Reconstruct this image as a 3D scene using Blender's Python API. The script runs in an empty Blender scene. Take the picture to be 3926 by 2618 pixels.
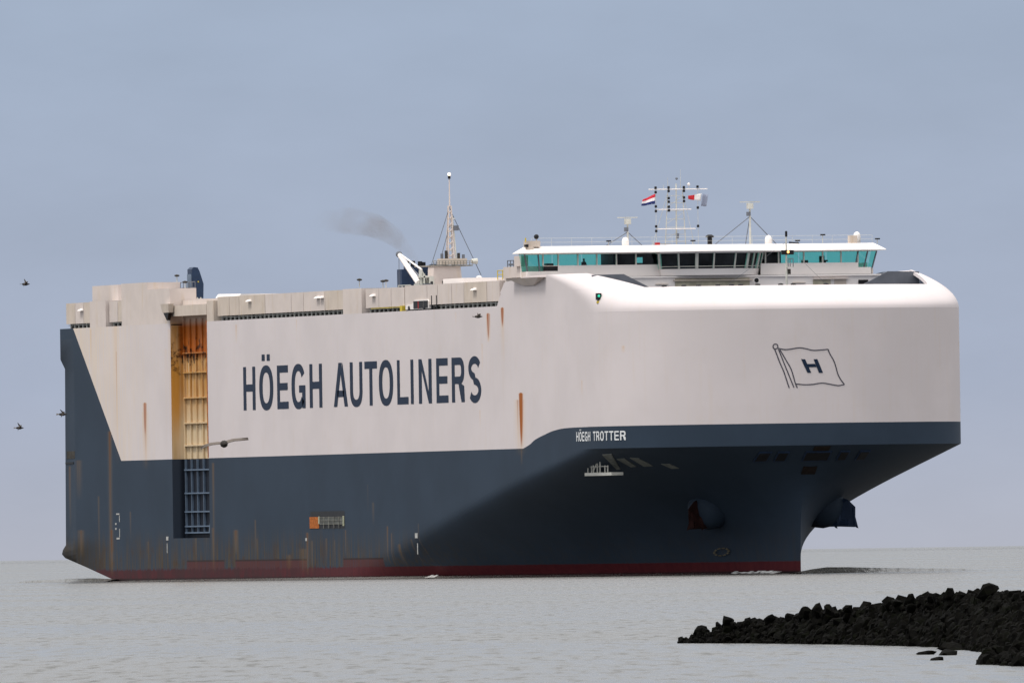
import bpy, bmesh, math, random
from mathutils import Vector, Matrix
R = math.radians
scene = bpy.context.scene
COL = scene.collection

# ------------------------------------------------------------------ camera
CAM = Vector((2083.0746, -629.4500, 2.4396))
DIR = Vector((-0.9571058, 0.2895749, 0.0097369))
RIGHT = Vector((0.2894208, 0.9570896, -0.0146680))
UP = Vector((0.0135666, 0.0112208, 0.9998450))
cd = bpy.data.cameras.new('camera')
cam = bpy.data.objects.new('camera', cd); COL.objects.link(cam)
m = Matrix((RIGHT, UP, -DIR)).transposed().to_4x4(); m.translation = CAM
cam.matrix_world = m
cd.sensor_width = 36.0; cd.lens = 760.85
cd.clip_start = 1.0; cd.clip_end = 150000.0
scene.camera = cam

# ------------------------------------------------------------------ world, sun, exposure
SUN_EL, SUN_AZ = R(64), math.atan2(-0.97, 0.24)       # azimuth measured from +X
w = bpy.data.worlds.new('World'); scene.world = w; w.use_nodes = True
nt = w.node_tree; nt.nodes.clear()
def nn(t, **k):
    n = nt.nodes.new(t)
    for a, b in k.items(): setattr(n, a, b)
    return n
out = nn('ShaderNodeOutputWorld'); bg = nn('ShaderNodeBackground'); bg.inputs['Strength'].default_value = 0.10
sky = nn('ShaderNodeTexSky', sky_type='NISHITA', sun_disc=False)
sky.sun_elevation = SUN_EL; sky.sun_rotation = math.pi / 2 - SUN_AZ
sky.air_density = 1.0; sky.dust_density = 2.0
tc = nn('ShaderNodeTexCoord'); sep = nn('ShaderNodeSeparateXYZ')
nt.links.new(tc.outputs['Generated'], sep.inputs[0])
ramp = nn('ShaderNodeValToRGB'); cr = ramp.color_ramp
# overcast sky: pale haze on the horizon, blue grey cloud base above it, brighter towards the zenith
SKY = [(0.000, (4.05, 4.25, 5.0)), (0.007, (3.55, 4.02, 5.15)), (0.026, (3.15, 3.88, 5.15)),
       (0.07, (4.3, 4.7, 5.5)), (0.2, (6.8, 6.9, 7.1)), (0.5, (10.8, 10.6, 10.4)), (1.0, (21.5, 20.8, 20.0))]
MX = 22.0
while len(cr.elements) < len(SKY): cr.elements.new(0.5)
for e, (p_, c_) in zip(cr.elements, SKY):
    e.position = p_; e.color = (c_[0] / MX, c_[1] / MX, c_[2] / MX, 1)
nt.links.new(sep.outputs['Z'], ramp.inputs['Fac'])
mp = nn('ShaderNodeMapping'); mp.inputs['Scale'].default_value = (70, 70, 190)
nt.links.new(tc.outputs['Generated'], mp.inputs['Vector'])
nz = nn('ShaderNodeTexNoise'); nz.inputs['Scale'].default_value = 1.0; nz.inputs['Detail'].default_value = 5; nz.inputs['Roughness'].default_value = 0.55
nt.links.new(mp.outputs[0], nz.inputs['Vector'])
mr = nn('ShaderNodeMapRange'); mr.inputs['From Min'].default_value = 0.3; mr.inputs['From Max'].default_value = 0.7
mr.inputs['To Min'].default_value = MX * 0.955; mr.inputs['To Max'].default_value = MX * 1.045
nt.links.new(nz.outputs['Fac'], mr.inputs['Value'])
sc = nn('ShaderNodeVectorMath', operation='SCALE')
nt.links.new(ramp.outputs['Color'], sc.inputs[0]); nt.links.new(mr.outputs[0], sc.inputs['Scale'])
mix = nn('ShaderNodeMix', data_type='RGBA'); mix.inputs['Factor'].default_value = 0.9
nt.links.new(sky.outputs[0], mix.inputs['A']); nt.links.new(sc.outputs[0], mix.inputs['B'])
nt.links.new(mix.outputs['Result'], bg.inputs['Color']); nt.links.new(bg.outputs[0], out.inputs[0])

sd = bpy.data.lights.new('sun', 'SUN'); sd.energy = 1.9; sd.angle = R(12); sd.color = (1.0, 0.95, 0.88)
so = bpy.data.objects.new('sun', sd); COL.objects.link(so)
sv = Vector((math.cos(SUN_EL) * math.cos(SUN_AZ), math.cos(SUN_EL) * math.sin(SUN_AZ), math.sin(SUN_EL)))
so.rotation_euler = sv.to_track_quat('Z', 'Y').to_euler(); so.location = (0, -200, 300)
scene.view_settings.view_transform = 'Standard'; scene.view_settings.look = 'None'
scene.view_settings.exposure = 0.22; scene.view_settings.gamma = 1.0
scene.view_settings.use_curve_mapping = False

# ------------------------------------------------------------------ helpers
class MB:
    def __init__(s): s.v = []; s.f = []; s.mi = []
    def add(s, vs, fs, mi=0):
        o = len(s.v); s.v += [tuple(a) for a in vs]; s.f += [tuple(i + o for i in f) for f in fs]; s.mi += [mi] * len(fs); return s
    def box(s, x0, x1, y0, y1, z0, z1, mi=0):
        return s.add([(x0,y0,z0),(x1,y0,z0),(x1,y1,z0),(x0,y1,z0),(x0,y0,z1),(x1,y0,z1),(x1,y1,z1),(x0,y1,z1)],
                     [(0,3,2,1),(4,5,6,7),(0,1,5,4),(1,2,6,5),(2,3,7,6),(3,0,4,7)], mi)
    def hexa(s, b, t, mi=0):     # bottom 4 points, top 4 points, same order
        return s.add(list(b) + list(t), [(0,3,2,1),(4,5,6,7),(0,1,5,4),(1,2,6,5),(2,3,7,6),(3,0,4,7)], mi)
    def prism(s, poly, d, mi=0): # poly: 3D points, d: extrusion vector
        n = len(poly); d = Vector(d); P = [Vector(p) for p in poly]
        return s.add(P + [p + d for p in P], [tuple(range(n))[::-1], tuple(range(n, 2 * n))] + [(i, (i+1) % n, n + (i+1) % n, n + i) for i in range(n)], mi)
    def tube(s, a, b, r, r2=None, n=6, mi=0):
        a, b = Vector(a), Vector(b); r2 = r if r2 is None else r2
        q = (b - a).to_track_quat('Z', 'Y'); vs = []
        for c, rr in ((a, r), (b, r2)):
            for i in range(n):
                t = 2 * math.pi * i / n; vs.append(c + q @ Vector((rr * math.cos(t), rr * math.sin(t), 0)))
        return s.add(vs, [(i, (i+1) % n, n + (i+1) % n, n + i) for i in range(n)] + [tuple(range(n))[::-1], tuple(range(n, 2*n))], mi)
    def path(s, pts, r, n=5, mi=0):
        for a, b in zip(pts, pts[1:]): s.tube(a, b, r, n=n, mi=mi)
        return s
    def lathe(s, c, prof, n=12, mi=0):   # prof: (radius, z)
        vs = []; fs = []
        for r, z in prof:
            for i in range(n):
                t = 2 * math.pi * i / n; vs.append((c[0] + r * math.cos(t), c[1] + r * math.sin(t), c[2] + z))
        for k in range(len(prof) - 1):
            for i in range(n): fs.append((k*n + i, k*n + (i+1) % n, (k+1)*n + (i+1) % n, (k+1)*n + i))
        fs += [tuple(range(n))[::-1], tuple(range((len(prof)-1)*n, len(prof)*n))]
        return s.add(vs, fs, mi)
    def sphere(s, c, r, n=10, mi=0, sz=1.0):
        k = 6
        return s.lathe((c[0], c[1], c[2]), [(max(r * math.sin(math.pi * i / k), 0.001 * r), -sz * r * math.cos(math.pi * i / k)) for i in range(k + 1)], n, mi)
    def build(s, name, mats, parent=None, smooth=False, loc=None):
        me = bpy.data.meshes.new(name); me.from_pydata(s.v, [], s.f)
        for mt in (mats if isinstance(mats, (list, tuple)) else [mats]): me.materials.append(mt)
        for p_, i in zip(me.polygons, s.mi): p_.material_index = i; p_.use_smooth = smooth
        me.validate(); me.update()
        o = bpy.data.objects.new(name, me); COL.objects.link(o)
        if parent: o.parent = parent
        if loc is not None: o.location = loc
        return o

def empty(name, loc=(0, 0, 0)):
    o = bpy.data.objects.new(name, None); COL.objects.link(o); o.location = loc; o.empty_display_size = 1; return o
def tag(o, label=None, cat=None, group=None, kind=None):
    for k, v in (('label', label), ('category', cat), ('group', group), ('kind', kind)):
        if v: o[k] = v
    return o
def attach(o, parent):
    o.parent = parent
    return o

# ------------------------------------------------------------------ materials
class G:
    def __init__(s, tree): s.t = tree
    def n(s, t, **k):
        x = s.t.nodes.new(t)
        for a, b in k.items(): setattr(x, a, b)
        return x
    def put(s, sock, v):
        if hasattr(v, 'is_output') or isinstance(v, bpy.types.NodeSocket): s.t.links.new(v, sock)
        else: sock.default_value = v
    def m(s, op, a, b=None, c=None, clamp=False):
        x = s.n('ShaderNodeMath', operation=op, use_clamp=clamp); s.put(x.inputs[0], a)
        if b is not None: s.put(x.inputs[1], b)
        if c is not None: s.put(x.inputs[2], c)
        return x.outputs[0]
    def step(s, v, a, b, lo=0.0, hi=1.0, smooth=True):
        x = s.n('ShaderNodeMapRange', interpolation_type='SMOOTHSTEP' if smooth else 'LINEAR')
        s.put(x.inputs['Value'], v); x.inputs['From Min'].default_value = a; x.inputs['From Max'].default_value = b
        x.inputs['To Min'].default_value = lo; x.inputs['To Max'].default_value = hi
        return x.outputs[0]
    def mix(s, f, a, b):
        x = s.n('ShaderNodeMix', data_type='RGBA'); s.put(x.inputs['Factor'], f)
        for nm, v in (('A', a), ('B', b)):
            s.put(x.inputs[nm], v if not isinstance(v, tuple) else (*v[:3], 1.0))
        return x.outputs['Result']
    def noise(s, vec, scale, detail=3, rough=0.55, mapscale=None):
        if mapscale is not None:
            mp = s.n('ShaderNodeMapping'); mp.inputs['Scale'].default_value = mapscale; s.put(mp.inputs['Vector'], vec); vec = mp.outputs[0]
        x = s.n('ShaderNodeTexNoise'); s.put(x.inputs['Vector'], vec); x.inputs['Scale'].default_value = scale
        x.inputs['Detail'].default_value = detail; x.inputs['Roughness'].default_value = rough
        return x.outputs['Fac']

def newmat(name):
    mt = bpy.data.materials.new(name); mt.use_nodes = True; t = mt.node_tree; t.nodes.clear()
    g = G(t); o = g.n('ShaderNodeOutputMaterial'); b = g.n('ShaderNodeBsdfPrincipled'); t.links.new(b.outputs[0], o.inputs[0])
    return mt, g, b, o

def paint(name, col, rough=0.5, var=0.08, scale=1.5, metal=0.0, emit=None, dirt=None):
    mt, g, b, o = newmat(name)
    c = g.n('ShaderNodeTexCoord').outputs['Object']
    f = g.noise(c, scale, 4)
    lo = tuple(max(0, x * (1 - var)) for x in col); hi = tuple(min(1, x * (1 + var)) for x in col)
    cc = g.mix(g.step(f, 0.3, 0.7), lo, hi)
    if dirt:
        k = g.step(g.noise(c, 1.0, 4, 0.6, (1.4, 1.4, 0.25)), 0.52, 0.75)
        cc = g.mix(g.m('MULTIPLY', k, dirt[1]), cc, dirt[0])
    g.put(b.inputs['Base Color'], cc); b.inputs['Roughness'].default_value = rough; b.inputs['Metallic'].default_value = metal; b.inputs['Specular IOR Level'].default_value = 0.2
    if emit: b.inputs['Emission Color'].default_value = (*emit[0], 1); b.inputs['Emission Strength'].default_value = emit[1]
    return mt

WHITE = (0.575, 0.53, 0.54); BLUE = (0.027, 0.042, 0.065); RED = (0.075, 0.008, 0.014); NAVY = (0.018, 0.035, 0.075)

# rust streak node group: a run of rust that starts sharply at the top and thins out below
sg = bpy.data.node_groups.new('rust_streak', 'ShaderNodeTree')
for nm in ('X', 'Z', 'x0', 'top', 'bottom', 'width', 'strength'):
    sg.interface.new_socket(nm, in_out='INPUT', socket_type='NodeSocketFloat')
sg.interface.new_socket('mask', in_out='OUTPUT', socket_type='NodeSocketFloat')
gg = G(sg); gi = gg.n('NodeGroupInput').outputs; go = gg.n('NodeGroupOutput')
dx = gg.m('ABSOLUTE', gg.m('SUBTRACT', gi['X'], gi['x0']))
lat = gg.m('SUBTRACT', 1.0, gg.m('DIVIDE', dx, gi['width']), clamp=True)
lat = gg.m('MULTIPLY', lat, lat)
ver = gg.m('DIVIDE', gg.m('SUBTRACT', gi['Z'], gi['bottom']), gg.m('SUBTRACT', gi['top'], gi['bottom']), clamp=True)
cut = gg.m('MULTIPLY', gg.m('SUBTRACT', gi['top'], gi['Z']), 6.0, clamp=True)
gg.put(go.inputs['mask'], gg.m('MULTIPLY', gg.m('MULTIPLY', lat, gg.m('POWER', ver, 0.8)), gg.m('MULTIPLY', cut, gi['strength']), clamp=True))

STREAKS = [(-68.4, 18.5, 14.4, 1.0, 3.0), (-68.4, 17.6, 11.5, 1.7, 1.0), (-79.2, 26.8, 12, 1.8, .45), (65.6, 18.0, 12.3, 1.15, 3.6), (65.3, 17.4, 11.8, 2.6, 1.3),
           (55.0, 25.9, 23.0, .9, 3.2), (59.8, 26.4, 24.2, .85, 2.8), (59.9, 25, 21, 1.2, .35), (51.7, 16.5, 14.7, .3, 1.0), (-82.0, 15.7, 1.0, 1.3, .9), (-81.8, 5.5, .5, 1.1, 1.1),
           (-43.2, 12.1, .6, .8, .55), (19.2, 5.3, 1.2, .45, .9), (20.6, 4.6, 1.2, .3, .7), (23.2, 3.5, 1.0, .9, .8), (-34.0, 26.1, 24.0, .7, .55), (-94.0, 12.8, 8.6, 2.0, .5),
           (-35.2, 5.2, 2.6, 1.4, .8), (-9.2, 4.8, .4, .8, 1.2), (-7.6, 4.0, .6, .6, .7), (4.4, 5.0, 2.2, .4, .7), (-74.5, 7.3, 4.2, .5, .5), (-93.5, 5.5, 2.6, 2.2, .6),
           (14.3, 7.7, 5.3, .7, .35), (-27.5, 4.3, 2.5, .3, .6), (-2.5, 4.2, 1.6, .5, .5), (.5, 4.0, 1.8, .4, .5), (-43.5, 5.5, .8, 1.0, .6), (-68.0, 4.2, 2.0, .6, .5),
           (-10.5, 3.2, .6, 2.6, .5), (27.5, 4.0, 1.2, .4, .5), (12.5, 9.5, 6.5, .3, .3), (-16.0, 2.6, 1.0, 1.5, .5),
           (-68.4, 14.5, 12.6, 1.6, .45), (-79.0, 24, 14, .6, .7), (65.6, 12.6, 10.8, .6, .5), (52.8, 23, 20, .5, .4), (-88.6, 26.4, 22, .6, .5), (44.0, 26.2, 24.8, .4, .6), (-12.0, 26.3, 24.9, .4, .5),
           (86, 19.0, 17.5, .35, .6), (95.5, 22.2, 21.4, .4, .7), (-58.9, 26, 13, .8, .35), (-60.2, 24, 15, 1.2, .2), (30.0, 5.5, 1.0, .3, .5), (-50.0, 4.6, 1.0, .5, .6), (-46, 9.5, 2, .5, .4), (-28.0, 6.2, 1.5, .5, .5), (-86.5, 9.0, 2.0, .6, .6), (-97.5, 12.2, 5.5, .8, .7)]


def hull_material(name, recess=False):
    mt, g, b, o = newmat(name)
    tcn = g.n('ShaderNodeTexCoord').outputs['Object']
    sp = g.n('ShaderNodeSeparateXYZ'); g.put(sp.inputs[0], tcn); X, Y, Z = sp.outputs
    big = g.noise(tcn, 0.12, 4)
    fine = g.noise(tcn, 1.0, 4, 0.6, (2.2, 2.2, 0.12))
    # boundary between the two colours: level aft, swept up to the bow band, diagonal at the stern
    fc = g.n('ShaderNodeFloatCurve'); cv = fc.mapping.curves[0]
    pts = [(0.0, 0.0), (0.22, 0.0), (0.30, 0.20), (0.36, 0.42), (0.47, 0.66), (0.62, 0.90), (0.74, 0.975), (1.0, 1.0)]
    cv.points[0].location = pts[0]; cv.points[1].location = pts[-1]
    for p_ in pts[1:-1]: cv.points.new(*p_)
    for p_ in cv.points: p_.handle_type = 'AUTO_CLAMPED'
    for p_ in list(cv.points)[:2]: p_.handle_type = 'VECTOR'
    fc.mapping.update()
    g.put(fc.inputs['Value'], g.step(X, 60.0, 88.0, smooth=False))
    zb = g.m('MULTIPLY_ADD', fc.outputs[0], 1.9, 12.53)
    isw = g.m('GREATER_THAN', Z, zb)
    diag = g.m('GREATER_THAN', X, g.m('MULTIPLY_ADD', g.m('SUBTRACT', Z, 12.53), -1.2707, -77.65))
    isw = g.m('MULTIPLY', isw, diag)
    white = g.mix(g.step(big, 0.35, 0.65), tuple(x * 0.97 for x in WHITE), tuple(x * 1.03 for x in WHITE))
    white = g.mix(g.m('MULTIPLY', g.step(fine, 0.5, 0.8), 0.13), white, (0.55, 0.42, 0.26))
    cb = g.n('ShaderNodeCombineXYZ'); g.put(cb.inputs[0], g.m('FLOOR', g.m('DIVIDE', X, 9.0))); g.put(cb.inputs[2], g.m('FLOOR', g.m('DIVIDE', Z, 2.7)))
    wn = g.n('ShaderNodeTexWhiteNoise'); g.put(wn.inputs['Vector'], cb.outputs[0])
    plate = g.step(wn.outputs['Value'], 0, 1, 0.0, 0.05, smooth=False)
    white = g.mix(plate, white, (0.40, 0.38, 0.37))
    white = g.mix(g.m('MULTIPLY', g.step(g.noise(tcn, 0.35, 5, .65), .55, .75), .10), white, (0.48, 0.40, 0.33))
    aft = g.step(X, -55, -95, 0, 0.38)                                     # yellowed paint towards the stern
    white = g.mix(g.m('MULTIPLY', aft, g.step(fine, 0.3, 0.6)), white, (0.70, 0.55, 0.34))
    blue = g.mix(g.step(big, 0.35, 0.65), tuple(x * 0.93 for x in BLUE), tuple(x * 1.07 for x in BLUE))
    low = g.m('MULTIPLY', g.step(Z, 6.0, 1.5), g.step(fine, 0.40, 0.68))    # scum and rust runs near the water
    low = g.m('MULTIPLY', low, g.step(X, 45, 5, 0.15, 0.95))
    blue = g.mix(low, blue, (0.075, 0.050, 0.022))
    blot = g.m('MULTIPLY', g.step(g.noise(tcn, 0.45, 5, 0.65), 0.50, 0.66), g.step(Z, 5.5, 1.0, 0, .9))
    blue = g.mix(g.m('MULTIPLY', blot, g.step(X, 30, -20, 0.1, 1)), blue, (0.055, 0.030, 0.014))
    blue = g.mix(g.m('MULTIPLY', g.m('MULTIPLY', g.step(X, -80, -96), g.step(Z, 5.0, 3.2)), g.step(fine, .2, .6, .5, .95)), blue, (0.022, 0.016, 0.009))
    red = g.mix(g.step(fine, 0.3, 0.7), (0.10, 0.014, 0.018), RED)
    red = g.mix(g.m('MULTIPLY', g.step(X, 30, -30, 0.1, 0.9), g.step(g.noise(tcn, 0.8, 5, .65, (1, 1, .5)), .3, .6, .4, 1)), red, (0.042, 0.016, 0.018))
    red = g.mix(g.step(Z, .45, .1), red, (0.008, 0.006, 0.006))
    edge = g.m('MULTIPLY_ADD', g.m('SUBTRACT', fine, 0.5), g.step(X, 20, -10, 0.15, 1.2), 1.22)
    isr = g.step(g.m('SUBTRACT', edge, Z), -0.06, 0.06)
    # long worn fender patches just above the boot topping
    pat = None
    for a, c_ in ((-53.5, -39.5), (-35.5, -9.5), (3.5, 17.5)):
        q = g.m('MULTIPLY', g.m('GREATER_THAN', X, a), g.m('LESS_THAN', X, c_)); pat = q if pat is None else g.m('ADD', pat, q)
    band = g.m('MULTIPLY', g.m('MULTIPLY', g.m('GREATER_THAN', Z, 1.0), g.m('LESS_THAN', Z, 2.05)), pat)
    col = g.mix(isw, blue, white)
    col = g.mix(g.m('MULTIPLY', band, g.step(fine, 0.25, 0.55, 0.5, 0.9)), col, (0.075, 0.022, 0.022))
    line = g.m('MULTIPLY', g.m('MULTIPLY', g.m('GREATER_THAN', Z, 1.95), g.m('LESS_THAN', Z, 2.12)), pat)
    col = g.mix(line, col, (0.03, 0.018, 0.018))
    col = g.mix(isr, col, red)
    nzv = g.step(g.noise(tcn, 1.0, 3, 0.6, (3.0, 3.0, 0.10)), 0.30, 0.60, 0.35, 1.0)
    tot = None
    for (x0, zt, zbm, wd, st) in STREAKS:
        gn = g.n('ShaderNodeGroup'); gn.node_tree = sg
        g.put(gn.inputs['X'], X); g.put(gn.inputs['Z'], Z)
        for k, v in (('x0', x0), ('top', zt), ('bottom', zbm), ('width', wd), ('strength', st)): gn.inputs[k].default_value = v
        tot = gn.outputs[0] if tot is None else g.m('MAXIMUM', tot, gn.outputs[0])
    tot = g.m('MULTIPLY', tot, nzv, clamp=True)
    rust = g.mix(g.step(tot, 0.12, 0.7), (0.62, 0.39, 0.15), (0.31, 0.088, 0.010))
    rust = g.mix(isw, g.mix(0.72, rust, (0.075, 0.045, 0.018)), rust)
    col = g.mix(tot, col, rust)
    if recess:
        o1 = g.noise(tcn, 1.0, 4, 0.6, (2.5, 2.5, 0.18))
        up = g.mix(g.step(o1, 0.3, 0.7), (0.60, 0.49, 0.35), (0.52, 0.39, 0.23))
        up = g.mix(g.m('MULTIPLY', g.step(Z, 15.0, 20.5), g.step(o1, 0.25, 0.6, 0.35, 0.95)), up, (0.44, 0.22, 0.055))
        side = g.step(Y, -17.1, -17.6)                                      # the forward facing wall of the recess is the yellowest
        up = g.mix(g.m('MULTIPLY', side, g.m('MULTIPLY', g.step(Z, 25.5, 21.0, 0.1, 1), g.step(Z, 13.5, 18.5, 0.25, .85))), up, (0.56, 0.27, 0.045))
        up = g.mix(g.m('MULTIPLY', g.m('MULTIPLY', g.step(Z, 22.4, 23.4), g.step(o1, 0.25, 0.5, 0.7, 1.0)), g.m('SUBTRACT', 1.0, side)), up, (0.34, 0.088, 0.010))
        up = g.mix(g.m('MULTIPLY', g.step(g.noise(tcn, 1.1, 5, 0.65), 0.50, 0.62), g.m('MULTIPLY', g.step(Z, 19.5, 23), g.step(Z, 26, 24))), up, (0.035, 0.016, 0.010))
        up = g.mix(g.m('MULTIPLY', g.step(Z, 26.0, 27.0), 0.9), up, (0.50, 0.40, 0.33))
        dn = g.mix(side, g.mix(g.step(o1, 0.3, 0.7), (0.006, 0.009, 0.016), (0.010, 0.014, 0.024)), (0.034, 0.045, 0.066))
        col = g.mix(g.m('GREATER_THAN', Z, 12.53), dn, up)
    g.put(b.inputs['Base Color'], col)
    b.inputs['Roughness'].default_value = 0.6
    b.inputs['Specular IOR Level'].default_value = 0.12
    return mt

M_HULL = hull_material('hull_paint'); M_REC = hull_material('recess_paint', True)
M_WHITE = paint('white_paint', (0.78, 0.735, 0.715), 0.5, 0.02, 0.3)
M_HOUSE = paint('house_paint', (0.57, 0.505, 0.475), 0.6, 0.05, 0.4, dirt=((0.50, 0.38, 0.22), 0.35))
M_HOUSE2 = paint('house_paint_warm', (0.53, 0.46, 0.40), 0.6, 0.06, 0.5, dirt=((0.45, 0.33, 0.20), 0.45))
M_PALE = paint('pale_metal', (0.52, 0.52, 0.48), 0.5, 0.1)
M_DARK = paint('dark_gap', (0.045, 0.042, 0.038), 0.9, 0.3, 2)
M_BLACK = paint('black_metal', (0.012, 0.012, 0.014), 0.5, 0.2)
M_NAVY = paint('navy_paint', NAVY, 0.5, 0.1)
M_LET = paint('letter_blue', (0.006, 0.017, 0.042), 0.55, 0.08)
M_LETW = paint('letter_white', (0.62, 0.64, 0.66), 0.6, 0.08)
M_LINE = paint('emblem_line', (0.06, 0.06, 0.08), 0.6, 0.1)
M_DECK = paint('deck_grey', (0.13, 0.14, 0.165), 0.7, 0.1, 0.8)
M_INNER = paint('inner_shell_grey', (0.16, 0.19, 0.25), 0.6, 0.08, 0.5)
M_RUST = paint('rust', (0.34, 0.10, 0.02), 0.8, 0.3, 3)
M_YEL = paint('yellow_paint', (0.55, 0.42, 0.05), 0.6, 0.1)
M_REDP = paint('red_paint', (0.45, 0.03, 0.03), 0.6, 0.1)
M_GREYB = paint('frame_blue_grey', (0.10, 0.14, 0.20), 0.5, 0.1)
M_OLIVE = paint('recess_olive', (0.42, 0.39, 0.30), 0.8, 0.2, 1)
M_SKIN = paint('skin', (0.35, 0.20, 0.14), 0.6, 0.05)
M_CLOTH = paint('dark_uniform', (0.012, 0.013, 0.02), 0.9, 0.1)
M_LAMP = paint('lit_lamp', (0.9, 0.6, 0.3), 0.4, 0.02, emit=((1.0, 0.42, 0.10), 1.6))
M_LAMPW = paint('lit_lamp_white', (0.9, 0.85, 0.8), 0.4, 0.02, emit=((1.0, 0.72, 0.5), 1.5))
M_GREEN = paint('green_lens', (0.02, 0.35, 0.22), 0.3, 0.05, emit=((0.05, 0.8, 0.5), 0.5))

def glass(name, tint, gloss=0.10):
    mt = bpy.data.materials.new(name); mt.use_nodes = True; t = mt.node_tree; t.nodes.clear(); g = G(t)
    o = g.n('ShaderNodeOutputMaterial'); tr = g.n('ShaderNodeBsdfTransparent'); gl = g.n('ShaderNodeBsdfGlossy'); mx = g.n('ShaderNodeMixShader')
    tr.inputs['Color'].default_value = (*tint, 1); gl.inputs['Roughness'].default_value = 0.03; gl.inputs['Color'].default_value = (0.9, 0.95, 1, 1)
    c = g.n('ShaderNodeTexCoord').outputs['Object']
    g.put(mx.inputs[0], g.step(g.noise(c, 0.8, 2), 0.3, 0.7, gloss * 0.7, gloss * 1.3))
    t.links.new(tr.outputs[0], mx.inputs[1]); t.links.new(gl.outputs[0], mx.inputs[2]); t.links.new(mx.outputs[0], o.inputs[0]); return mt
M_GLASS = glass('tinted_bridge_glass', (0.44, 0.85, 0.78), 0.03)
M_ROOM = paint('wheelhouse_interior', (.004, .009, .022), .9, .2)

# ------------------------------------------------------------------ water
def water_material(name, bump=1.0):
    mt, g, b, o = newmat(name)
    c = g.n('ShaderNodeTexCoord').outputs['Object']
    n1 = g.noise(c, 0.55, 4, 0.6)
    n2 = g.noise(c, 0.045, 4, 0.6)
    mp_ = g.n('ShaderNodeMapping'); mp_.inputs['Rotation'].default_value = (0, 0, R(16.8)); g.put(mp_.inputs['Vector'], c)
    n3 = g.noise(mp_.outputs[0], 1.0, 4, 0.62, (0.11, 2.0, 1.0))      # wind streaks, also mask for the painted dark wave faces
    n4 = g.noise(mp_.outputs[0], 1.0, 3, 0.5, (0.012, 0.03, 1.0))
    h = g.m('ADD', g.m('MULTIPLY', n1, 0.34), g.m('MULTIPLY', n2, 1.0))
    bp = g.n('ShaderNodeBump'); bp.inputs['Strength'].default_value = bump; bp.inputs['Distance'].default_value = 1.0
    g.put(bp.inputs['Height'], h); g.put(b.inputs['Normal'], bp.outputs[0])
    wc = g.mix(g.step(n4, 0.35, 0.65), (0.085, 0.084, 0.079), (0.105, 0.104, 0.099))
    g.put(b.inputs['Base Color'], g.mix(g.m('MULTIPLY', g.step(n3, 0.53, 0.68), g.step(n4, 0.38, 0.56)), wc, (0.045, 0.046, 0.042)))  # shade of wave faces put into the base colour
    rg = g.m('ADD', g.step(n3, 0.42, 0.70, 0.16, 0.36), g.step(n4, 0.35, 0.65, -0.04, 0.08))
    g.put(b.inputs['Roughness'], rg)
    b.inputs['IOR'].default_value = 1.33
    return mt
M_WATER = water_material('sea_water')
wm = MB(); N = 96
wm.v = [(600, -200, 0)] + [(600 + rr * math.cos(2*math.pi*i/N), -200 + rr * math.sin(2*math.pi*i/N), 0) for rr in (3000, 12000, 60000) for i in range(N)]
for i in range(N):
    j = (i + 1) % N
    wm.f.append((0, 1 + i, 1 + j)); wm.mi.append(0)
    for k in range(2): wm.f.append((1 + k*N + i, 1 + (k+1)*N + i, 1 + (k+1)*N + j, 1 + k*N + j)); wm.mi.append(0)
tag(wm.build('sea', M_WATER), 'calm grey sea reaching to the horizon', 'sea', kind='structure')

# ------------------------------------------------------------------ the ship
B = 18.25
ship = empty('car_carrier_ship')
tag(ship, 'huge grey and white car carrier ship with blue lower hull, rust streaks and lettered side', 'ship')
ZK = 12.3; ZF = 25.4; XE, XS, NP = 104.0, 88.0, 2.4
REC = (-58.4, -44.75, 4.4)               # recess x0, x1, z0

def breadth(X, Z):
    t = min(max(Z, 0) / ZK, 1.0)
    xs = 8 + (XS - 8) * t ** 1.15; xe = 97.5 + (XE - 97.5) * t ** 4
    n = 1.42 + (NP - 1.42) * t ** 5; mm = 1.0 + (NP - 1.0) * t ** 3.5
    if X <= xs: return B
    f = min((X - xs) / (xe - xs), 1.0)
    return B * max(0.0, 1 - f ** n) ** (1 / mm)
def xend(Z):
    t = min(max(Z, 0) / ZK, 1.0); return 97.5 + (XE - 97.5) * t ** 4
def xaft(Z):
    pts = [(-4, -62), (0, -79.6), (1.6, -92), (2.55, -99.8), (2.95, -101), (3.4, -100.6), (3.9, -99.4), (22.3, -98.8), (23.3, -100.5), (27, -100.5)]
    for (a, xa), (c, xc) in zip(pts, pts[1:]):
        if Z <= c: return xa + (xc - xa) * (Z - a) / (c - a)
    return -100.5

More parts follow.
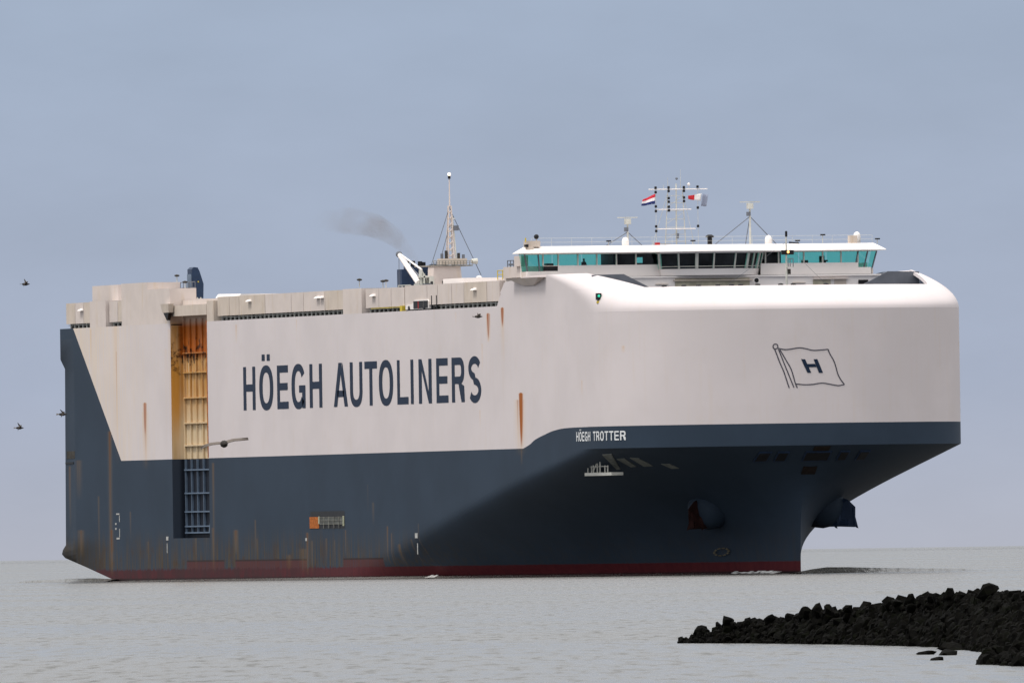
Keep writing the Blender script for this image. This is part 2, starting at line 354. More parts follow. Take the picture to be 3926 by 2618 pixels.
def hull_part(name, zs, smooth=True):
    mids = [-95.0, -90, -85, -80, -75, -68, REC[0], REC[1], -35, -20, -5, 4]
    wv = [i / 60 for i in range(61)]
    grid = []
    for Z in zs:
        xa = xaft(Z); xe = xend(Z); row = []
        xs = [xa] + [max(x, xa + 0.01 * (k + 1)) for k, x in enumerate(mids)]
        xs += [8 + (xe - 8) * (1 - (1 - w_) ** 3) for w_ in wv]
        for X in xs: row.append((X, breadth(X, Z), Z))
        grid.append(row)
    nc = len(grid[0]); mb = MB()
    for row in grid: mb.v += [(x, -y, z) for x, y, z in row]
    off = len(mb.v)
    for row in grid: mb.v += [(x, y, z) for x, y, z in row]
    r0 = mids.index(REC[0]) + 1
    for i in range(len(zs) - 1):
        for j in range(nc - 1):
            if not (j == r0 and zs[i] >= REC[2] - 1e-4): mb.f.append((i*nc + j, i*nc + j + 1, (i+1)*nc + j + 1, (i+1)*nc + j)); mb.mi.append(0)
            mb.f.append((off + i*nc + j, off + (i+1)*nc + j, off + (i+1)*nc + j + 1, off + i*nc + j + 1)); mb.mi.append(0)
        mb.f.append((i*nc, (i+1)*nc, off + (i+1)*nc, off + i*nc)); mb.mi.append(1)      # transom strip
    o = mb.build(name, [M_HULL, M_HULL], ship)
    for p_ in o.data.polygons: p_.use_smooth = p_.material_index == 0
    return o
zl = [-4, -2, -.8, 0, .5, 1, 1.6, 2.1, 2.55, 2.95, 3.4, 3.9, 4.4, 5, 5.6, 6.2, 6.8, 7.4, 8, 8.6, 9.2, 9.8, 10.3, 10.8, 11.2, 11.6, 12.0, ZK]
hull_part('lower_hull', zl)
zu = [ZK, 14, 16, 18, 20, 22.3, 23.3, ZF]
hull_part('upper_hull', zu)
# strake between the front knuckle and the top deck edge along the straight sides and the stern
mb = MB()
for s_ in (-1, 1):
    xs_ = [-100.5, REC[0], REC[1], 58.0]
    for a, c in zip(xs_, xs_[1:]):
        if s_ < 0 and a == REC[0]: continue
        mb.add([(a, s_*B, ZF), (c, s_*B, ZF), (c, s_*B, 26.5), (a, s_*B, 26.5)], [(0, 1, 2, 3) if s_ < 0 else (3, 2, 1, 0)])
mb.add([(-100.5, -B, ZF), (-100.5, B, ZF), (-100.5, B, 26.5), (-100.5, -B, 26.5)], [(3, 2, 1, 0)])
mb.build('sheer_strake', M_HULL, ship)
mb = MB().box(-100.4, REC[0], -B + .1, B - .1, 26.30, 26.42).box(REC[0], REC[1], -16.6, B - .1, 26.30, 26.42).box(REC[1], 60, -B + .1, B - .1, 26.30, 26.42)
mb.build('top_deck', M_DECK, ship)

# forward shell: vertical plating at the sides that leans back over the bow, open at the top of the bow
def plan_pts():
    pts = []
    for i in range(81):
        w_ = i / 80; X = 58 + (XE - 58) * (1 - (1 - w_) ** 3); pts.append((X, -breadth(X, 20)))
    return pts + [(x, -y) for x, y in pts[::-1][1:]]
PP = plan_pts()
def pnorm(i):
    a = Vector(PP[max(i-1, 0)]); b_ = Vector(PP[min(i+1, len(PP)-1)]); d = (b_ - a).normalized()
    return Vector((d.y, -d.x))
def sst(a, b_, x):
    t = min(max((x - a) / (b_ - a), 0), 1); return t * t * (3 - 2 * t)
def rim_top(x, y):
    if x < 63.0:                                   # rise from the deck edge at the aft end
        t = (x - 58) / 5.0; return 26.5 + 2.35 * math.sin(math.pi / 2 * t) ** .9 if t > 0 else 26.5
    z = 28.85 + 0.45 * sst(63, 80, x)
    return z
LOW = 27.74; ROWS = 10
def setback(h): return 0.95 * h * h              # how far the bow plating has leaned aft at height h over the knuckle
def lean(X, D): return X - D if X >= XS else 58 + (X - 58) * (1 - D / (XS - 58))
def plan_point(w_, side):                           # w_ 0..1 along the half plan, side -1 starboard, +1 port
    X = 58 + (XE - 58) * (1 - (1 - w_) ** 3); return X, side * breadth(X, 20)
NW = 80; cols = [(i / NW, -1) for i in range(NW + 1)] + [(1 - i / NW, 1) for i in range(1, NW + 1)]
def shell_obj(name, rows):
    mb = MB(); nr = len(rows[0])
    for c_ in rows: mb.v += c_
    for i in range(len(rows) - 1):
        for r in range(nr - 1): mb.f.append((i*nr + r, (i+1)*nr + r, (i+1)*nr + r + 1, i*nr + r + 1)); mb.mi.append(0)
    o = mb.build(name, [M_HULL, M_INNER], ship, smooth=True)
    md = o.modifiers.new('plate', 'SOLIDIFY'); md.thickness = .30; md.offset = -1; md.material_offset = 1; md.material_offset_rim = 0
    es = o.modifiers.new('edges', 'EDGE_SPLIT'); es.split_angle = R(40)
    return o
front = []
for w_, sd_ in cols:
    X, Y = plan_point(w_, sd_); zt = min(LOW, rim_top(X, Y)); c_ = []
    for r in range(ROWS + 1):
        h = (zt - ZF) * r / ROWS; c_.append((lean(X, setback(h)), Y, ZF + h))
    front.append(c_)
shell_obj('bow_shell', front)
def w_at(yb):                                       # plan parameter where the half breadth has shrunk to yb
    lo, hi = 0.0, 1.0
    for _ in range(40):
        md = (lo + hi) / 2
        if abs(plan_point(md, 1)[1]) > yb: lo = md
        else: hi = md
    return lo
for sd_ in (-1, 1):
    rows = []; n2 = 44; w0 = 1 - (1 - (59.3 - 58) / (XE - 58)) ** (1 / 3)
    for i in range(n2 + 1):
        c_ = []
        for r in range(ROWS + 1):
            t = r / ROWS; yb_ = 14.3 + 2.1 * t
            w_ = w0 + (w_at(yb_) - w0) * i / n2
            X, Y = plan_point(w_, sd_); zt = max(LOW + .01, rim_top(X, Y)); h = LOW + (zt - LOW) * t - ZF
            c_.append((lean(X, setback(h)), Y, ZF + h))
        rows.append(c_)
    shell_obj('bow_hood', rows if sd_ < 0 else rows[::-1])
shell = front; n_ = len(front)
mb = MB(); dk = [(c_[0][0] - .5, c_[0][1] * .975, 25.9) for c_ in front]
mb.v = dk; mb.f = [tuple(range(len(dk)))]; mb.mi = [0]
mb.build('bow_deck', M_DECK, ship)
for s_ in (-1, 1):                                  # bulkheads closing the after end of the corners under the hood
    P = [(84.5, s_*16.6, 26.0), (84.5, s_*10.3, 26.0), (84.5, s_*10.3, 27.6), (84.5, s_*13.4, 29.15), (84.5, s_*16.6, 29.1)]
    MB().prism(P if s_ < 0 else P[::-1], (-.2, 0, 0)).build('corner_bulkhead', M_DECK, ship)

# ---- recess with the folded side ramp
x0, x1, z0 = REC; yb = -16.95; zt = 27.6
mb = MB()
mb.add([(x0, -B, z0), (x0, yb, z0), (x0, yb, zt), (x0, -B, zt)], [(0, 1, 2, 3)])
mb.add([(x1, -B, z0), (x1, yb, z0), (x1, yb, zt), (x1, -B, zt)], [(3, 2, 1, 0)])
mb.add([(x0, -B, z0), (x1, -B, z0), (x1, yb, z0), (x0, yb, z0)], [(0, 1, 2, 3)])
mb.add([(x0, yb, z0), (x1, yb, z0), (x1, yb, zt), (x0, yb, zt)], [(0, 1, 2, 3)])
recess = mb.build('side_recess', M_REC, ship)
LEV = [26.9, 23.4, 21.4, 18.8, 16.2, 13.9, 11.4, 9.0, 7.1, 5.6]
for za, zb_ in zip(LEV, LEV[1:]):
    MB().box(x0 + 1.2, x1 - 2.4, yb + .003, yb + .10, zb_ + .14, za - .14).build('ramp_panel', M_REC, recess)
for X in (x0 + 1.0, x0 + 3.2, x0 + 5.4, x0 + 7.7, x1 - 2.3):
    MB().box(X - .07, X + .07, yb - .22, yb - .003, z0 + .5, 12.5).build('ramp_stiffener', M_GREYB, recess)
    MB().box(X - .09, X + .09, yb - .20, yb - .003, 12.56, 26.9).build('ramp_stiffener', M_REC, recess)
for z in LEV[1:] + [4.95]:
    MB().box(x0 + .9, x1 - 2.2, yb - .30, yb - .004, z - .07, z + .07).build('ramp_crossbar', M_GREYB if z < 12.5 else M_REC, recess)
for z in (25.6, 24.1, 20.3, 18.9, 17.3, 15.5): MB().box(x1 - 1.3, x1 - .6, yb - .5, yb - .004, z - .25, z + .25).build('hinge_block', M_BLACK, recess)
MB().box(x1 - .25, x1 - .02, -B - .04, yb - .3, 12.6, 26.6).build('corner_post', M_RUST, recess)
MB().hexa([(x1 - 3.2, yb - .5, 5.0), (x1 - 2.9, yb - .5, 5.0), (x1 - 2.9, yb - .3, 5.0), (x1 - 3.2, yb - .3, 5.0)],
          [(x1 - 1.6, yb - .5, 8.8), (x1 - 1.3, yb - .5, 8.8), (x1 - 1.3, yb - .3, 8.8), (x1 - 1.6, yb - .3, 8.8)]).build('ramp_arm', M_GREYB, recess)

# ---- lettering
def ring(cx, cy, rx, ry, tx_, ty_, a0=0, a1=360, n=28, pw=0.86):
    qs = []
    for i in range(n):
        t0 = R(a0 + (a1 - a0) * i / n); t1 = R(a0 + (a1 - a0) * (i + 1) / n); q = []
        for t, k in ((t0, 1), (t1, 1), (t1, 0), (t0, 0)):
            c_, s_ = math.cos(t), math.sin(t)
            c_ = math.copysign(abs(c_) ** pw, c_); s_ = math.copysign(abs(s_) ** pw, s_)
            q.append((cx + (rx - (0 if k else tx_)) * c_, cy + (ry - (0 if k else ty_)) * s_))
        qs.append(q)
    return qs
def rect(a, b_, c_, d): return [(a, c_), (b_, c_), (b_, d), (a, d)]
SV, SH = 0.24, 0.165      # stem and bar thickness relative to letter width / height
def glyph(ch):
    if ch == 'H': return [rect(0, SV, 0, 1), rect(1 - SV, 1, 0, 1), rect(SV, 1 - SV, .43, .43 + SH)]
    if ch == 'E': return [rect(0, SV, 0, 1), rect(SV, 1, 0, SH), rect(SV, .93, .43, .43 + SH), rect(SV, .97, 1 - SH, 1)]
    if ch == 'L': return [rect(0, SV, 0, 1), rect(SV, 1, 0, SH)]
    if ch == 'I': return [rect(0, 1, 0, 1)]
    if ch == 'T': return [rect(0, 1, 1 - SH, 1), rect(.5 - SV/2, .5 + SV/2, 0, 1 - SH)]
    if ch == 'U': return [rect(0, SV, .36, 1), rect(1 - SV, 1, .36, 1)] + ring(.5, .36, .5, .38, SV, SH, 180, 360)
    if ch == 'O': return ring(.5, .5, .5, .52, SV, SH)
    if ch == 'Ö': return ring(.5, .5, .5, .52, SV, SH) + [rect(.20, .42, 1.12, 1.27), rect(.56, .78, 1.12, 1.27)]
    if ch == 'G': return ring(.5, .5, .5, .52, SV, SH, 32, 322) + [rect(.54, 1, .36, .36 + SH), rect(1 - SV, 1, 0, .36)]
    if ch == 'N': return [rect(0, SV, 0, 1), rect(1 - SV, 1, 0, 1), [(SV, 1), (SV, .74), (1 - SV, 0), (1 - SV, .26)]]
    if ch == 'A': return [[(0, 0), (SV, 0), (.60, 1), (.36, 1)], [(1 - SV, 0), (1, 0), (.64, 1), (.5, .76)], rect(.26, .74, .22, .22 + SH * .9)]
    if ch == 'R': return [rect(0, SV, 0, 1), rect(SV, .62, 1 - SH, 1), rect(SV, .62, .41, .41 + SH)] + ring(.62, .705, .36, .295, SV, SH, -90, 90, 16) + [[(.98 - SV, 0), (1.0, 0), (.96, .36), (.74, .42), (.52, .41)]]
    if ch == 'S':
        pts = []
        for t in range(20, 271, 12): pts.append((.5 + .38 * math.cos(R(t)), .745 + .185 * math.sin(R(t)) + .0))
        for t in range(90, -161, -12): pts.append((.5 + .39 * math.cos(R(t)), .255 + .20 * math.sin(R(t)) + .0))
        qs = []
        def off(i):
            a = Vector(pts[max(i-1, 0)]); b_ = Vector(pts[min(i+1, len(pts)-1)]); d = (b_ - a).normalized()
            return Vector((-d.y * .115, d.x * .085))
        for i in range(len(pts) - 1):
            a, b_ = Vector(pts[i]), Vector(pts[i+1]); oa, ob = off(i), off(i+1)
            qs.append([tuple(a - oa), tuple(b_ - ob), tuple(b_ + ob), tuple(a + oa)])
        return qs
def letter(ch, mapf, mat, parent, th=0.02):
    mb = MB()
    for k, q in enumerate(glyph(ch)):
        P = [Vector(mapf(u, v)) for u, v in q]
        mb.v += [tuple(p_) for p_ in P]; o_ = len(mb.v) - len(P); mb.f.append(tuple(range(o_, o_ + len(P)))); mb.mi.append(0)
    bm = bmesh.new(); me = bpy.data.meshes.new('letter'); me.from_pydata(mb.v, [], mb.f)
    bm.from_mesh(me); bmesh.ops.remove_doubles(bm, verts=bm.verts, dist=0.002); bm.to_mesh(me); bm.free()
    me.materials.append(mat); ob = bpy.data.objects.new('letter', me); COL.objects.link(ob); ob.parent = parent; return ob
sign = empty('side_lettering'); sign.parent = ship
for ch, a, b_ in [('H', -31.6, -27.2), ('Ö', -25.8, -20.7), ('E', -19.3, -15.2), ('G', -14.1, -9.1), ('H', -7.6, -3.1), ('A', 1.0, 6.0), ('U', 6.8, 11.2), ('T', 12.0, 16.4),
                  ('O', 17.0, 22.0), ('L', 23.4, 27.3), ('I', 28.1, 29.1), ('N', 30.9, 35.4), ('E', 37.0, 41.1), ('R', 42.3, 46.7), ('S', 48.0, 52.3)]:
    letter(ch, lambda u, v, a=a, b_=b_: (a + (b_ - a) * u, -B - .02, 17.27 + 4.4 * v), M_LET, sign)
def on_plan(X, Z, out_=0.03): return (X + out_ * .2, -breadth(X, Z) - out_, Z)
name_s = empty('bow_lettering'); name_s.parent = ship
xx = 84.0; widths = {'H': .80, 'Ö': .86, 'E': .72, 'G': .86, 'T': .74, 'R': .80, 'O': .86, ' ': .50}
total = sum(widths[c] + .17 for c in 'HÖEGH TROTTER') - .17; kx = 11.7 / total
for ch in 'HÖEGH TROTTER':
    wd = widths[ch] * kx
    if ch != ' ':
        letter(ch, lambda u, v, a=xx, wd=wd: on_plan(a + wd * u, 13.07 + .90 * v), M_LETW, name_s)
    xx += wd + .17 * kx
# house flag emblem on the bow
def front_x(y, Z=20):
    lo, hi = 60.0, XE
    for _ in range(40):
        md = (lo + hi) / 2
        if breadth(md, Z) > abs(y): lo = md
        else: hi = md
    return lo
emb = empty('flag_emblem'); emb.parent = ship
def eline(name, pts, wd=.055, closed=False):
    if closed: pts = pts + [pts[0]]
    mb = MB()
    for (ya, za), (yb_, zb_) in zip(pts, pts[1:]):
        d = Vector((yb_ - ya, zb_ - za)); n2 = Vector((-d.y, d.x)).normalized() * wd
        q = [(ya - n2.x, za - n2.y), (yb_ - n2.x, zb_ - n2.y), (yb_ + n2.x, zb_ + n2.y), (ya + n2.x, za + n2.y)]
        mb.add([(front_x(y_) + .03, y_, z_) for y_, z_ in q], [(0, 1, 2, 3)])
    return mb.build(name, M_LINE, emb)
def smooth_pts(pts, n=6):
    r = []
    for i in range(len(pts) - 1):
        p0 = pts[max(i-1, 0)]; p1 = pts[i]; p2 = pts[i+1]; p3 = pts[min(i+2, len(pts)-1)]
        for k in range(n):
            t = k / n
            r.append(tuple(.5 * (2*b1 + (-a1 + c1) * t + (2*a1 - 5*b1 + 4*c1 - d1) * t*t + (-a1 + 3*b1 - 3*c1 + d1) * t**3) for a1, b1, c1, d1 in zip(p0, p1, p2, p3)))
    return r + [pts[-1]]
eline('flagpole_knob', [(-4.235 + .24 * math.cos(R(a)), 21.80 + .24 * math.sin(R(a))) for a in range(0, 360, 24)], closed=True)
eline('flagpole_line', [(-4.31, 21.54), (-3.82, 20.22), (-3.46, 19.4), (-2.95, 17.81)])
eline('flagpole_line', [(-3.94, 21.53), (-3.18, 19.58), (-2.48, 17.85)])
eline('flag_hoist_line', smooth_pts([(-3.8, 21.48), (-3.17, 20.39), (-2.72, 19.57), (-2.35, 18.3), (-2.14, 17.8)]))
eline('flag_top_line', smooth_pts([(-3.99, 21.62), (-3.15, 21.49), (-1.93, 21.64), (-1.17, 21.54), (-.42, 21.38), (1.01, 21.47)]))
eline('flag_fly_line', smooth_pts([(1.01, 21.47), (1.15, 21.07), (1.61, 20.25), (1.93, 19.16), (2.2, 18.61), (2.61, 18.08)]))
eline('flag_bottom_line', smooth_pts([(-2.26, 18.19), (-1.51, 18.11), (-.66, 18.12), (.39, 18.24), (1.34, 18.08), (2.0, 17.98), (2.61, 18.08)]))
mb = MB()
for q in ([(-1.73, 20.56), (-1.33, 20.55), (-.73, 19.23), (-1.12, 19.24)], [(-.48, 20.54), (-.10, 20.54), (.45, 19.22), (.04, 19.22)], [(-1.20, 20.08), (-.33, 20.10), (-.19, 19.78), (-1.05, 19.78)]):
    mb.add([(front_x(y_) + .03, y_, z_) for y_, z_ in q], [(3, 2, 1, 0)])
mb.build('flag_letter', M_LET, emb)

# ---- fittings on the hull
# pilot door recess
pd = MB()
pd.add([(-8.0, -B - .01, 5.1), (4.2, -B - .01, 5.1), (4.2, -B - .01, 6.85), (-8.0, -B - .01, 6.85)], [(0, 1, 2, 3)])
door = pd.build('pilot_door', M_BLACK, ship)
MB().box(-8.2, -4.9, -B - .05, -B - .012, 5.15, 6.3).build('rusty_door_leaf', M_RUST, door)
MB().box(-5.0, -4.6, -B - .08, -B - .012, 5.6, 6.35).build('door_jamb', paint('worn_jamb', (.33, .34, .25), .7, .2), door)
MB().box(3.7, 4.1, -B - .08, -B - .012, 5.35, 6.35).build('door_jamb', paint('worn_jamb', (.33, .34, .25), .7, .2), door)
MB().box(-4.5, 3.6, -B - .06, -B - .012, 5.5, 6.2).build('grille', paint('grille_grey', (.10, .105, .10), .7, .3, 2), door)
mb = MB()
for z in (5.55, 5.9, 6.25): mb.box(-4.5, 3.6, -B - .10, -B - .065, z - .02, z + .02)
for x in (-3, -1.2, .6, 2.4): mb.box(x - .06, x + .06, -B - .11, -B - .07, 5.15, 6.3)
mb.build('guard_rail', paint('worn_rail', (.17, .17, .15), .7, .3, 2), door)
# white draught and load marks
M_MARK = paint('worn_white', (0.38, 0.38, 0.37), 0.7, 0.2, 3)
def marks(name, X, z_list, wd=.35):
    for a, c_ in z_list: MB().box(X - wd, X + wd, -B - .03, -B - .006, a, c_).build(name, M_MARK, ship)
marks('draught_mark', -79.2, [(6.95, 7.1), (4.4, 4.58)], .6); marks('draught_mark', -78.6, [(4.62, 5.5), (6.2, 6.9)], .10); marks('draught_mark', -80.0, [(5.4, 5.6), (5.9, 6.1)], .25)
marks('tug_mark', -60.6, [(4.2, 4.6)], .4); marks('tug_mark', -60.7, [(2.9, 3.9)], .12)
marks('tug_mark', 29.3, [(4.0, 4.5)], .45); marks('tug_mark', 29.7, [(2.4, 3.5)], .12); marks('tug_mark', -9.6, [(3.9, 4.2)], .3)
# stern mooring opening
MB().box(-98.5, -95.4, -B - .02, -B - .006, 12.9, 13.7).build('stern_fairlead', M_DARK, ship)
MB().box(-99.0, -95.9, -B - .05, -B - .006, 12.35, 12.55).build('fairlead_sill', M_BLACK, ship)
# bow flare fittings
def flare(y, Z, s_=1, out_=.06):       # point on the flare at half breadth y
    lo, hi = 8.0, xend(Z)
    for _ in range(40):
        md = (lo + hi) / 2
        if breadth(md, Z) > abs(y): lo = md
        else: hi = md
    return Vector((lo, y, Z))
def flare_quad(name, y0, y1, z0_, z1_, mat, out_=.10, parent=ship):
    mb = MB(); P = [flare(y0, z0_), flare(y1, z0_), flare(y1, z1_), flare(y0, z1_)]
    n = (P[1] - P[0]).cross(P[3] - P[0]).normalized(); n = n if n.x > 0 else -n
    P = [p_ + n * out_ for p_ in P]; mb.prism(P, -n * (out_ + .15))
    return mb.build(name, mat, parent)
for ya, yb_ in ((-5.4, -4.4), (-3.6, -2.7), (-.9, 1.5), (2.6, 3.4), (4.7, 5.6)):
    f_ = flare_quad('fairlead_frame', ya - .12, yb_ + .12, 10.85, 11.75, M_GREYB if False else M_NAVY)
    flare_quad('fairlead_opening', ya, yb_, 10.95, 11.65, M_BLACK, .14, f_)
flare_quad('fairlead_rust', -.4, 1.2, 11.85, 12.2, paint('rust_dark', (.016, .011, .009), .8, .3, 2))
flare_quad('bow_chock', -.6, .8, 9.6, 10.3, paint('rust_dark_b', (.013, .009, .008), .8, .3, 2))
# boarding platform under the starboard knuckle, with rails; pale plates painted as lit slits
pb = MB().box(82.4, 91.2, -17.0, -15.8, 9.72, 10.02).build('boarding_platform', M_PALE, ship)
mb = MB()
for X in (83.2, 84.4, 85.0, 86.3, 87.2, 88.8, 89.7): mb.box(X - .05, X + .05, -16.95, -16.85, 10.03, 11.1 if X < 87.5 else 10.7)
mb.tube((83.2, -16.9, 11.1), (87.2, -16.9, 11.1), .045).tube((83.2, -16.9, 10.6), (89.7, -16.9, 10.6), .035).tube((85.0, -16.9, 10.1), (86.3, -16.9, 11.1), .04)
mb.build('platform_railing', M_PALE, pb)
M_SLIT = paint('lit_slit_pale', (.15, .16, .15), .6, .2)  # pale colour stands in for light at the slit openings
for P in ([(90.17, -17.55, 11.78), (86.84, -15.1, 10.35), (87.52, -14.92, 10.39), (91.77, -17.12, 11.81)],
          [(90.67, -16.26, 11.34), (89.54, -14.48, 10.57), (90.31, -14.19, 10.61), (91.84, -15.84, 11.37)],
          [(92.76, -15.59, 11.43), (91.15, -13.66, 10.59), (92.22, -13.07, 10.63), (93.45, -14.89, 11.34)],
          [(93.69, -12.74, 10.81), (93.08, -11.5, 10.35), (93.83, -10.95, 10.36), (94.43, -12.05, 10.77)]):
    P = [Vector(p_) for p_ in P]; n = (P[1] - P[0]).cross(P[3] - P[0]).normalized(); n = n if n.x > 0 else -n
    MB().prism([p_ + n * .10 for p_ in P], -n * .3).build('lit_slit', M_SLIT, ship)
# anchors in bulging bolsters on both bows
for s_ in (-1, 1):
    c_ = flare(s_ * 6.1, 6.3); n = Vector((.62, s_ * .68, -.30)).normalized()
    prof = [(2.3, -1.2), (2.0, .2), (1.5, 1.1), (.9, 1.5), (.05, 1.6)]
    mb = MB().lathe((0, 0, 0), prof, 20); q = n.to_track_quat('Z', 'Y')
    mb.v = [tuple(c_ + q @ Vector(v)) for v in mb.v]
    bo = mb.build('anchor_bolster', M_NAVY if False else M_HULL, ship, smooth=True)
    e = c_ + n * 1.25; mb = MB()
    mb.prism([e + Vector((-.5, -s_*1.0, -1.25)), e + Vector((.5, s_*1.1, -1.35)), e + Vector((.45, s_*1.15, .6)), e + Vector((.2, s_*.5, 1.3)), e + Vector((-.3, -s_*.6, .6))], n * .5)
    mb.tube(e + Vector((0, 0, 1.2)), e - Vector((0, 0, 1.3)), .28, .32, 8)
    mb.tube(e + Vector((-.5, -s_ * .7, -1.1)), e + Vector((.5, s_ * .9, -1.1)), .34, .34, 8)
    for d in (Vector((-.5, -s_ * .8, 0)), Vector((.5, s_ * 1.0, 0))):
        b0 = e + d + Vector((0, 0, -1.2)); mb.prism([b0 + Vector((-.2, -.25, 0)), b0 + Vector((.2, .25, 0)), b0 + Vector((.28, s_ * .55, -.35)), b0 + Vector((.1, .1, 1.6))], n * .25)
    mb.build('anchor', M_NAVY if s_ > 0 else paint('anchor_red_brown', (.025, .008, .007), .8, .3, 2), bo)
# bow thruster sign near the waterline
tm = flare(-3.6, 1.9); mb = MB()
for i in range(10):
    a0, a1 = R(36 * i), R(36 * i + 26)
    P = [flare(-4.0 + .42 * k * math.cos(a), 2.2 + .42 * k * math.sin(a)) + Vector((.12, -.12, 0)) for a, k in ((a0, 1), (a1, 1), (a1, .72), (a0, .72))]
    mb.add(P, [(0, 1, 2, 3)])
mb.build('thruster_mark', paint('mark_dim', (.12, .105, .07), .7, .2), ship)

# ---- houses along the top deck
def panel_row(name, xs, z0_, z1_, y=-17.9, lips=()):
    root = empty(name); root.parent = ship
    MB().box(xs[0], xs[-1], y + .5, y + 4, 26.43, z1_ - .02).build('inner_wall', M_DARK, root)
    for a, c_ in zip(xs, xs[1:]):
        MB().box(a + .07, c_ - .07, y, y + .49, z0_, z1_).build('wall_panel', random.choice([M_HOUSE, M_HOUSE, M_HOUSE2]), root)
    mb = MB(); x = xs[0] + .6
    while x < xs[-1]: mb.box(x - .10, x + .10, y + .3, y + .45, 26.43, z0_ - .01); x += 1.55
    mb.box(xs[0], xs[-1], y + .25, y + .32, 26.82, 26.88)
    mb.build('deck_railing', M_PALE, root)
    mb = MB()
    for x, z in lips: mb.hexa([(x - .6, y - .35, z), (x + .6, y - .35, z), (x + .6, y - .003, z), (x - .6, y - .003, z)], [(x - .5, y - .25, z + .12), (x + .5, y - .25, z + .12), (x + .5, y - .003, z + .22), (x - .5, y - .003, z + .22)])
    if lips: mb.build('lamp_hood', M_WHITE, root)
    return root
random.seed(5)
panel_row('stern_house', [-99.3, -95.8, -92.5, -89.0], 26.98, 29.15, lips=[(-93.2, 28.3)])
panel_row('stern_side_house', [-82.7, -79.4, -76.8], 26.95, 29.1)
panel_row('side_house', [-42.0, -37.6, -34.0, -24.5, -15.0, -10.6, -2.9, 4.55], 27.0, 28.95, lips=[(-30.0, 28.3), (-5.2, 28.25), (-3.8, 28.25)])
panel_row('forward_house', [11.5, 16.2, 20.5, 25.2], 27.0, 28.9, lips=[(14.5, 28.15)])
panel_row('bridge_aft_house', [25.3, 33.0, 36.6, 41.5, 45.7, 53.5, 57.9], 27.0, 29.0, lips=[(49.5, 28.2)])
MB().box(-88.9, -82.8, -B, -8, 26.5, 29.2).build('casing_block', M_HOUSE, ship)
MB().box(-96.5, -86.5, -15.8, -12.4, 26.5, 30.9).build('upper_casing', M_HOUSE, ship)
MB().box(-76.7, -67.0, -B, -14.6, 26.5, 30.85).box(-67.0, -58.46, -B, -15.4, 26.5, 30.1).box(-67.0, -58.46, -15.4, -7, 26.5, 29.0).build('stair_tower', M_HOUSE, ship)
MB().box(-58.4, -44.8, -16.9, -8, 27.6, 28.85).build('ramp_house', M_HOUSE, ship)
MB().box(-58.2, -45.2, -B + .1, -16.8, 27.2, 28.3).build('ramp_winch_cover', M_HOUSE2, ship)
MB().box(-44.7, -42.2, -B, -15, 26.5, 28.6).build('gate_post', M_HOUSE2, ship)
mb = MB(); pr = [(-51.0, -15.5, 28.96), (-42.5, -15.5, 28.96), (-42.5, -15.2, 29.25), (-51.0, -15.2, 29.35)]
mb.prism(pr, (0, 4, 0)); mb.build('hatch_cover', M_WHITE, ship)
MB().box(4.7, 11.3, -B, -9, 26.5, 29.0).build('casing_block', M_HOUSE, ship)
MB().box(5.5, 12.5, -8, 4, 29, 29.9).build('vent_house', M_WHITE, ship)
MB().box(11.4, 58, -16.8, 16, 26.43, 28.6).build('garage_top', M_HOUSE, ship)
MB().box(-42.3, 4.5, -16.6, 16, 26.43, 28.3).build('garage_top', M_HOUSE, ship)
# vent stack, dark blue with a slanted front
mb = MB(); Yv = -13.9; prof = [(Yv - .55, 29.1), (Yv + .62, 29.1), (Yv + .66, 30.6), (Yv + .25, 31.9), (Yv + .05, 32.28), (Yv - .35, 32.32), (Yv - .6, 32.1)]
mb.prism([(-63.2, y_, z_) for y_, z_ in prof], (-1.6, 0, 0))
vs_ = mb.build('vent_stack', M_NAVY, ship)
MB().box(-64.75, -63.25, Yv - .66, Yv - .60, 29.3, 31.6).build('stack_lit_side', M_GREYB, vs_)  # lighter strip paints the reflected light on the starboard face
MB().box(-63.19, -63.14, Yv + .02, Yv + .14, 30.75, 30.87).build('stack_mark', M_YEL, vs_)
mb = MB()
for y_ in (-.4, -.05, .3): mb.tube((-63.1, Yv + y_, 28.5), (-63.1, Yv + y_, 29.2), .07)
mb.build('stack_ladder', M_PALE, vs_)
MB().hexa([(-59.5, -B - .5, 27.6), (-57.2, -B - .5, 27.6), (-57.2, -B, 27.6), (-59.5, -B, 27.6)], [(-59.9, -B - .6, 28.5), (-57.0, -B - .6, 28.5), (-57.0, -B, 28.5), (-59.9, -B, 28.5)]).build('tower_bracket', M_HOUSE2, ship)
MB().hexa([(-58.3, -B - .4, 26.8), (-58.1, -B - .4, 26.8), (-58.1, -B - .1, 26.8), (-58.3, -B - .1, 26.8)], [(-59.2, -B - .5, 27.58), (-57.2, -B - .5, 27.58), (-57.2, -B - .1, 27.58), (-59.2, -B - .1, 27.58)]).build('bracket_underside', M_BLACK, ship)

# ---- funnel, exhaust pipes, engine casing
XF = -4.0
fn = MB().box(XF - 1.6, XF, -9.5, -8.8, 28.3, 31.05).box(XF - 1.6, XF - .02, -8.8, -6.35, 28.3, 31.35)
fn.prism([(XF - 1.6, -6.35, 29.6), (XF, -6.35, 29.6), (XF, -6.35, 31.55), (XF - 1.6, -6.35, 31.4)], (0, 1.6, 0))
fun = fn.build('funnel', M_NAVY, ship)
for y_, h in ((-8.6, .55), (-8.0, .55), (-7.25, .5), (-6.9, .42)):
    MB().tube((XF - 1.0, y_, 31.2), (XF - 1.0, y_, 31.35 + h), .24, .24, 8).build('exhaust_pipe', M_BLACK, fun)
cs = MB().hexa([(1.0, -8.35, 28.3), (3, -8.35, 28.3), (3, -5.1, 28.3), (1.0, -5.1, 28.3)], [(1.0, -8.2, 31.2), (3, -8.2, 31.2), (3, -5.4, 31.2), (1.0, -5.4, 31.2)])
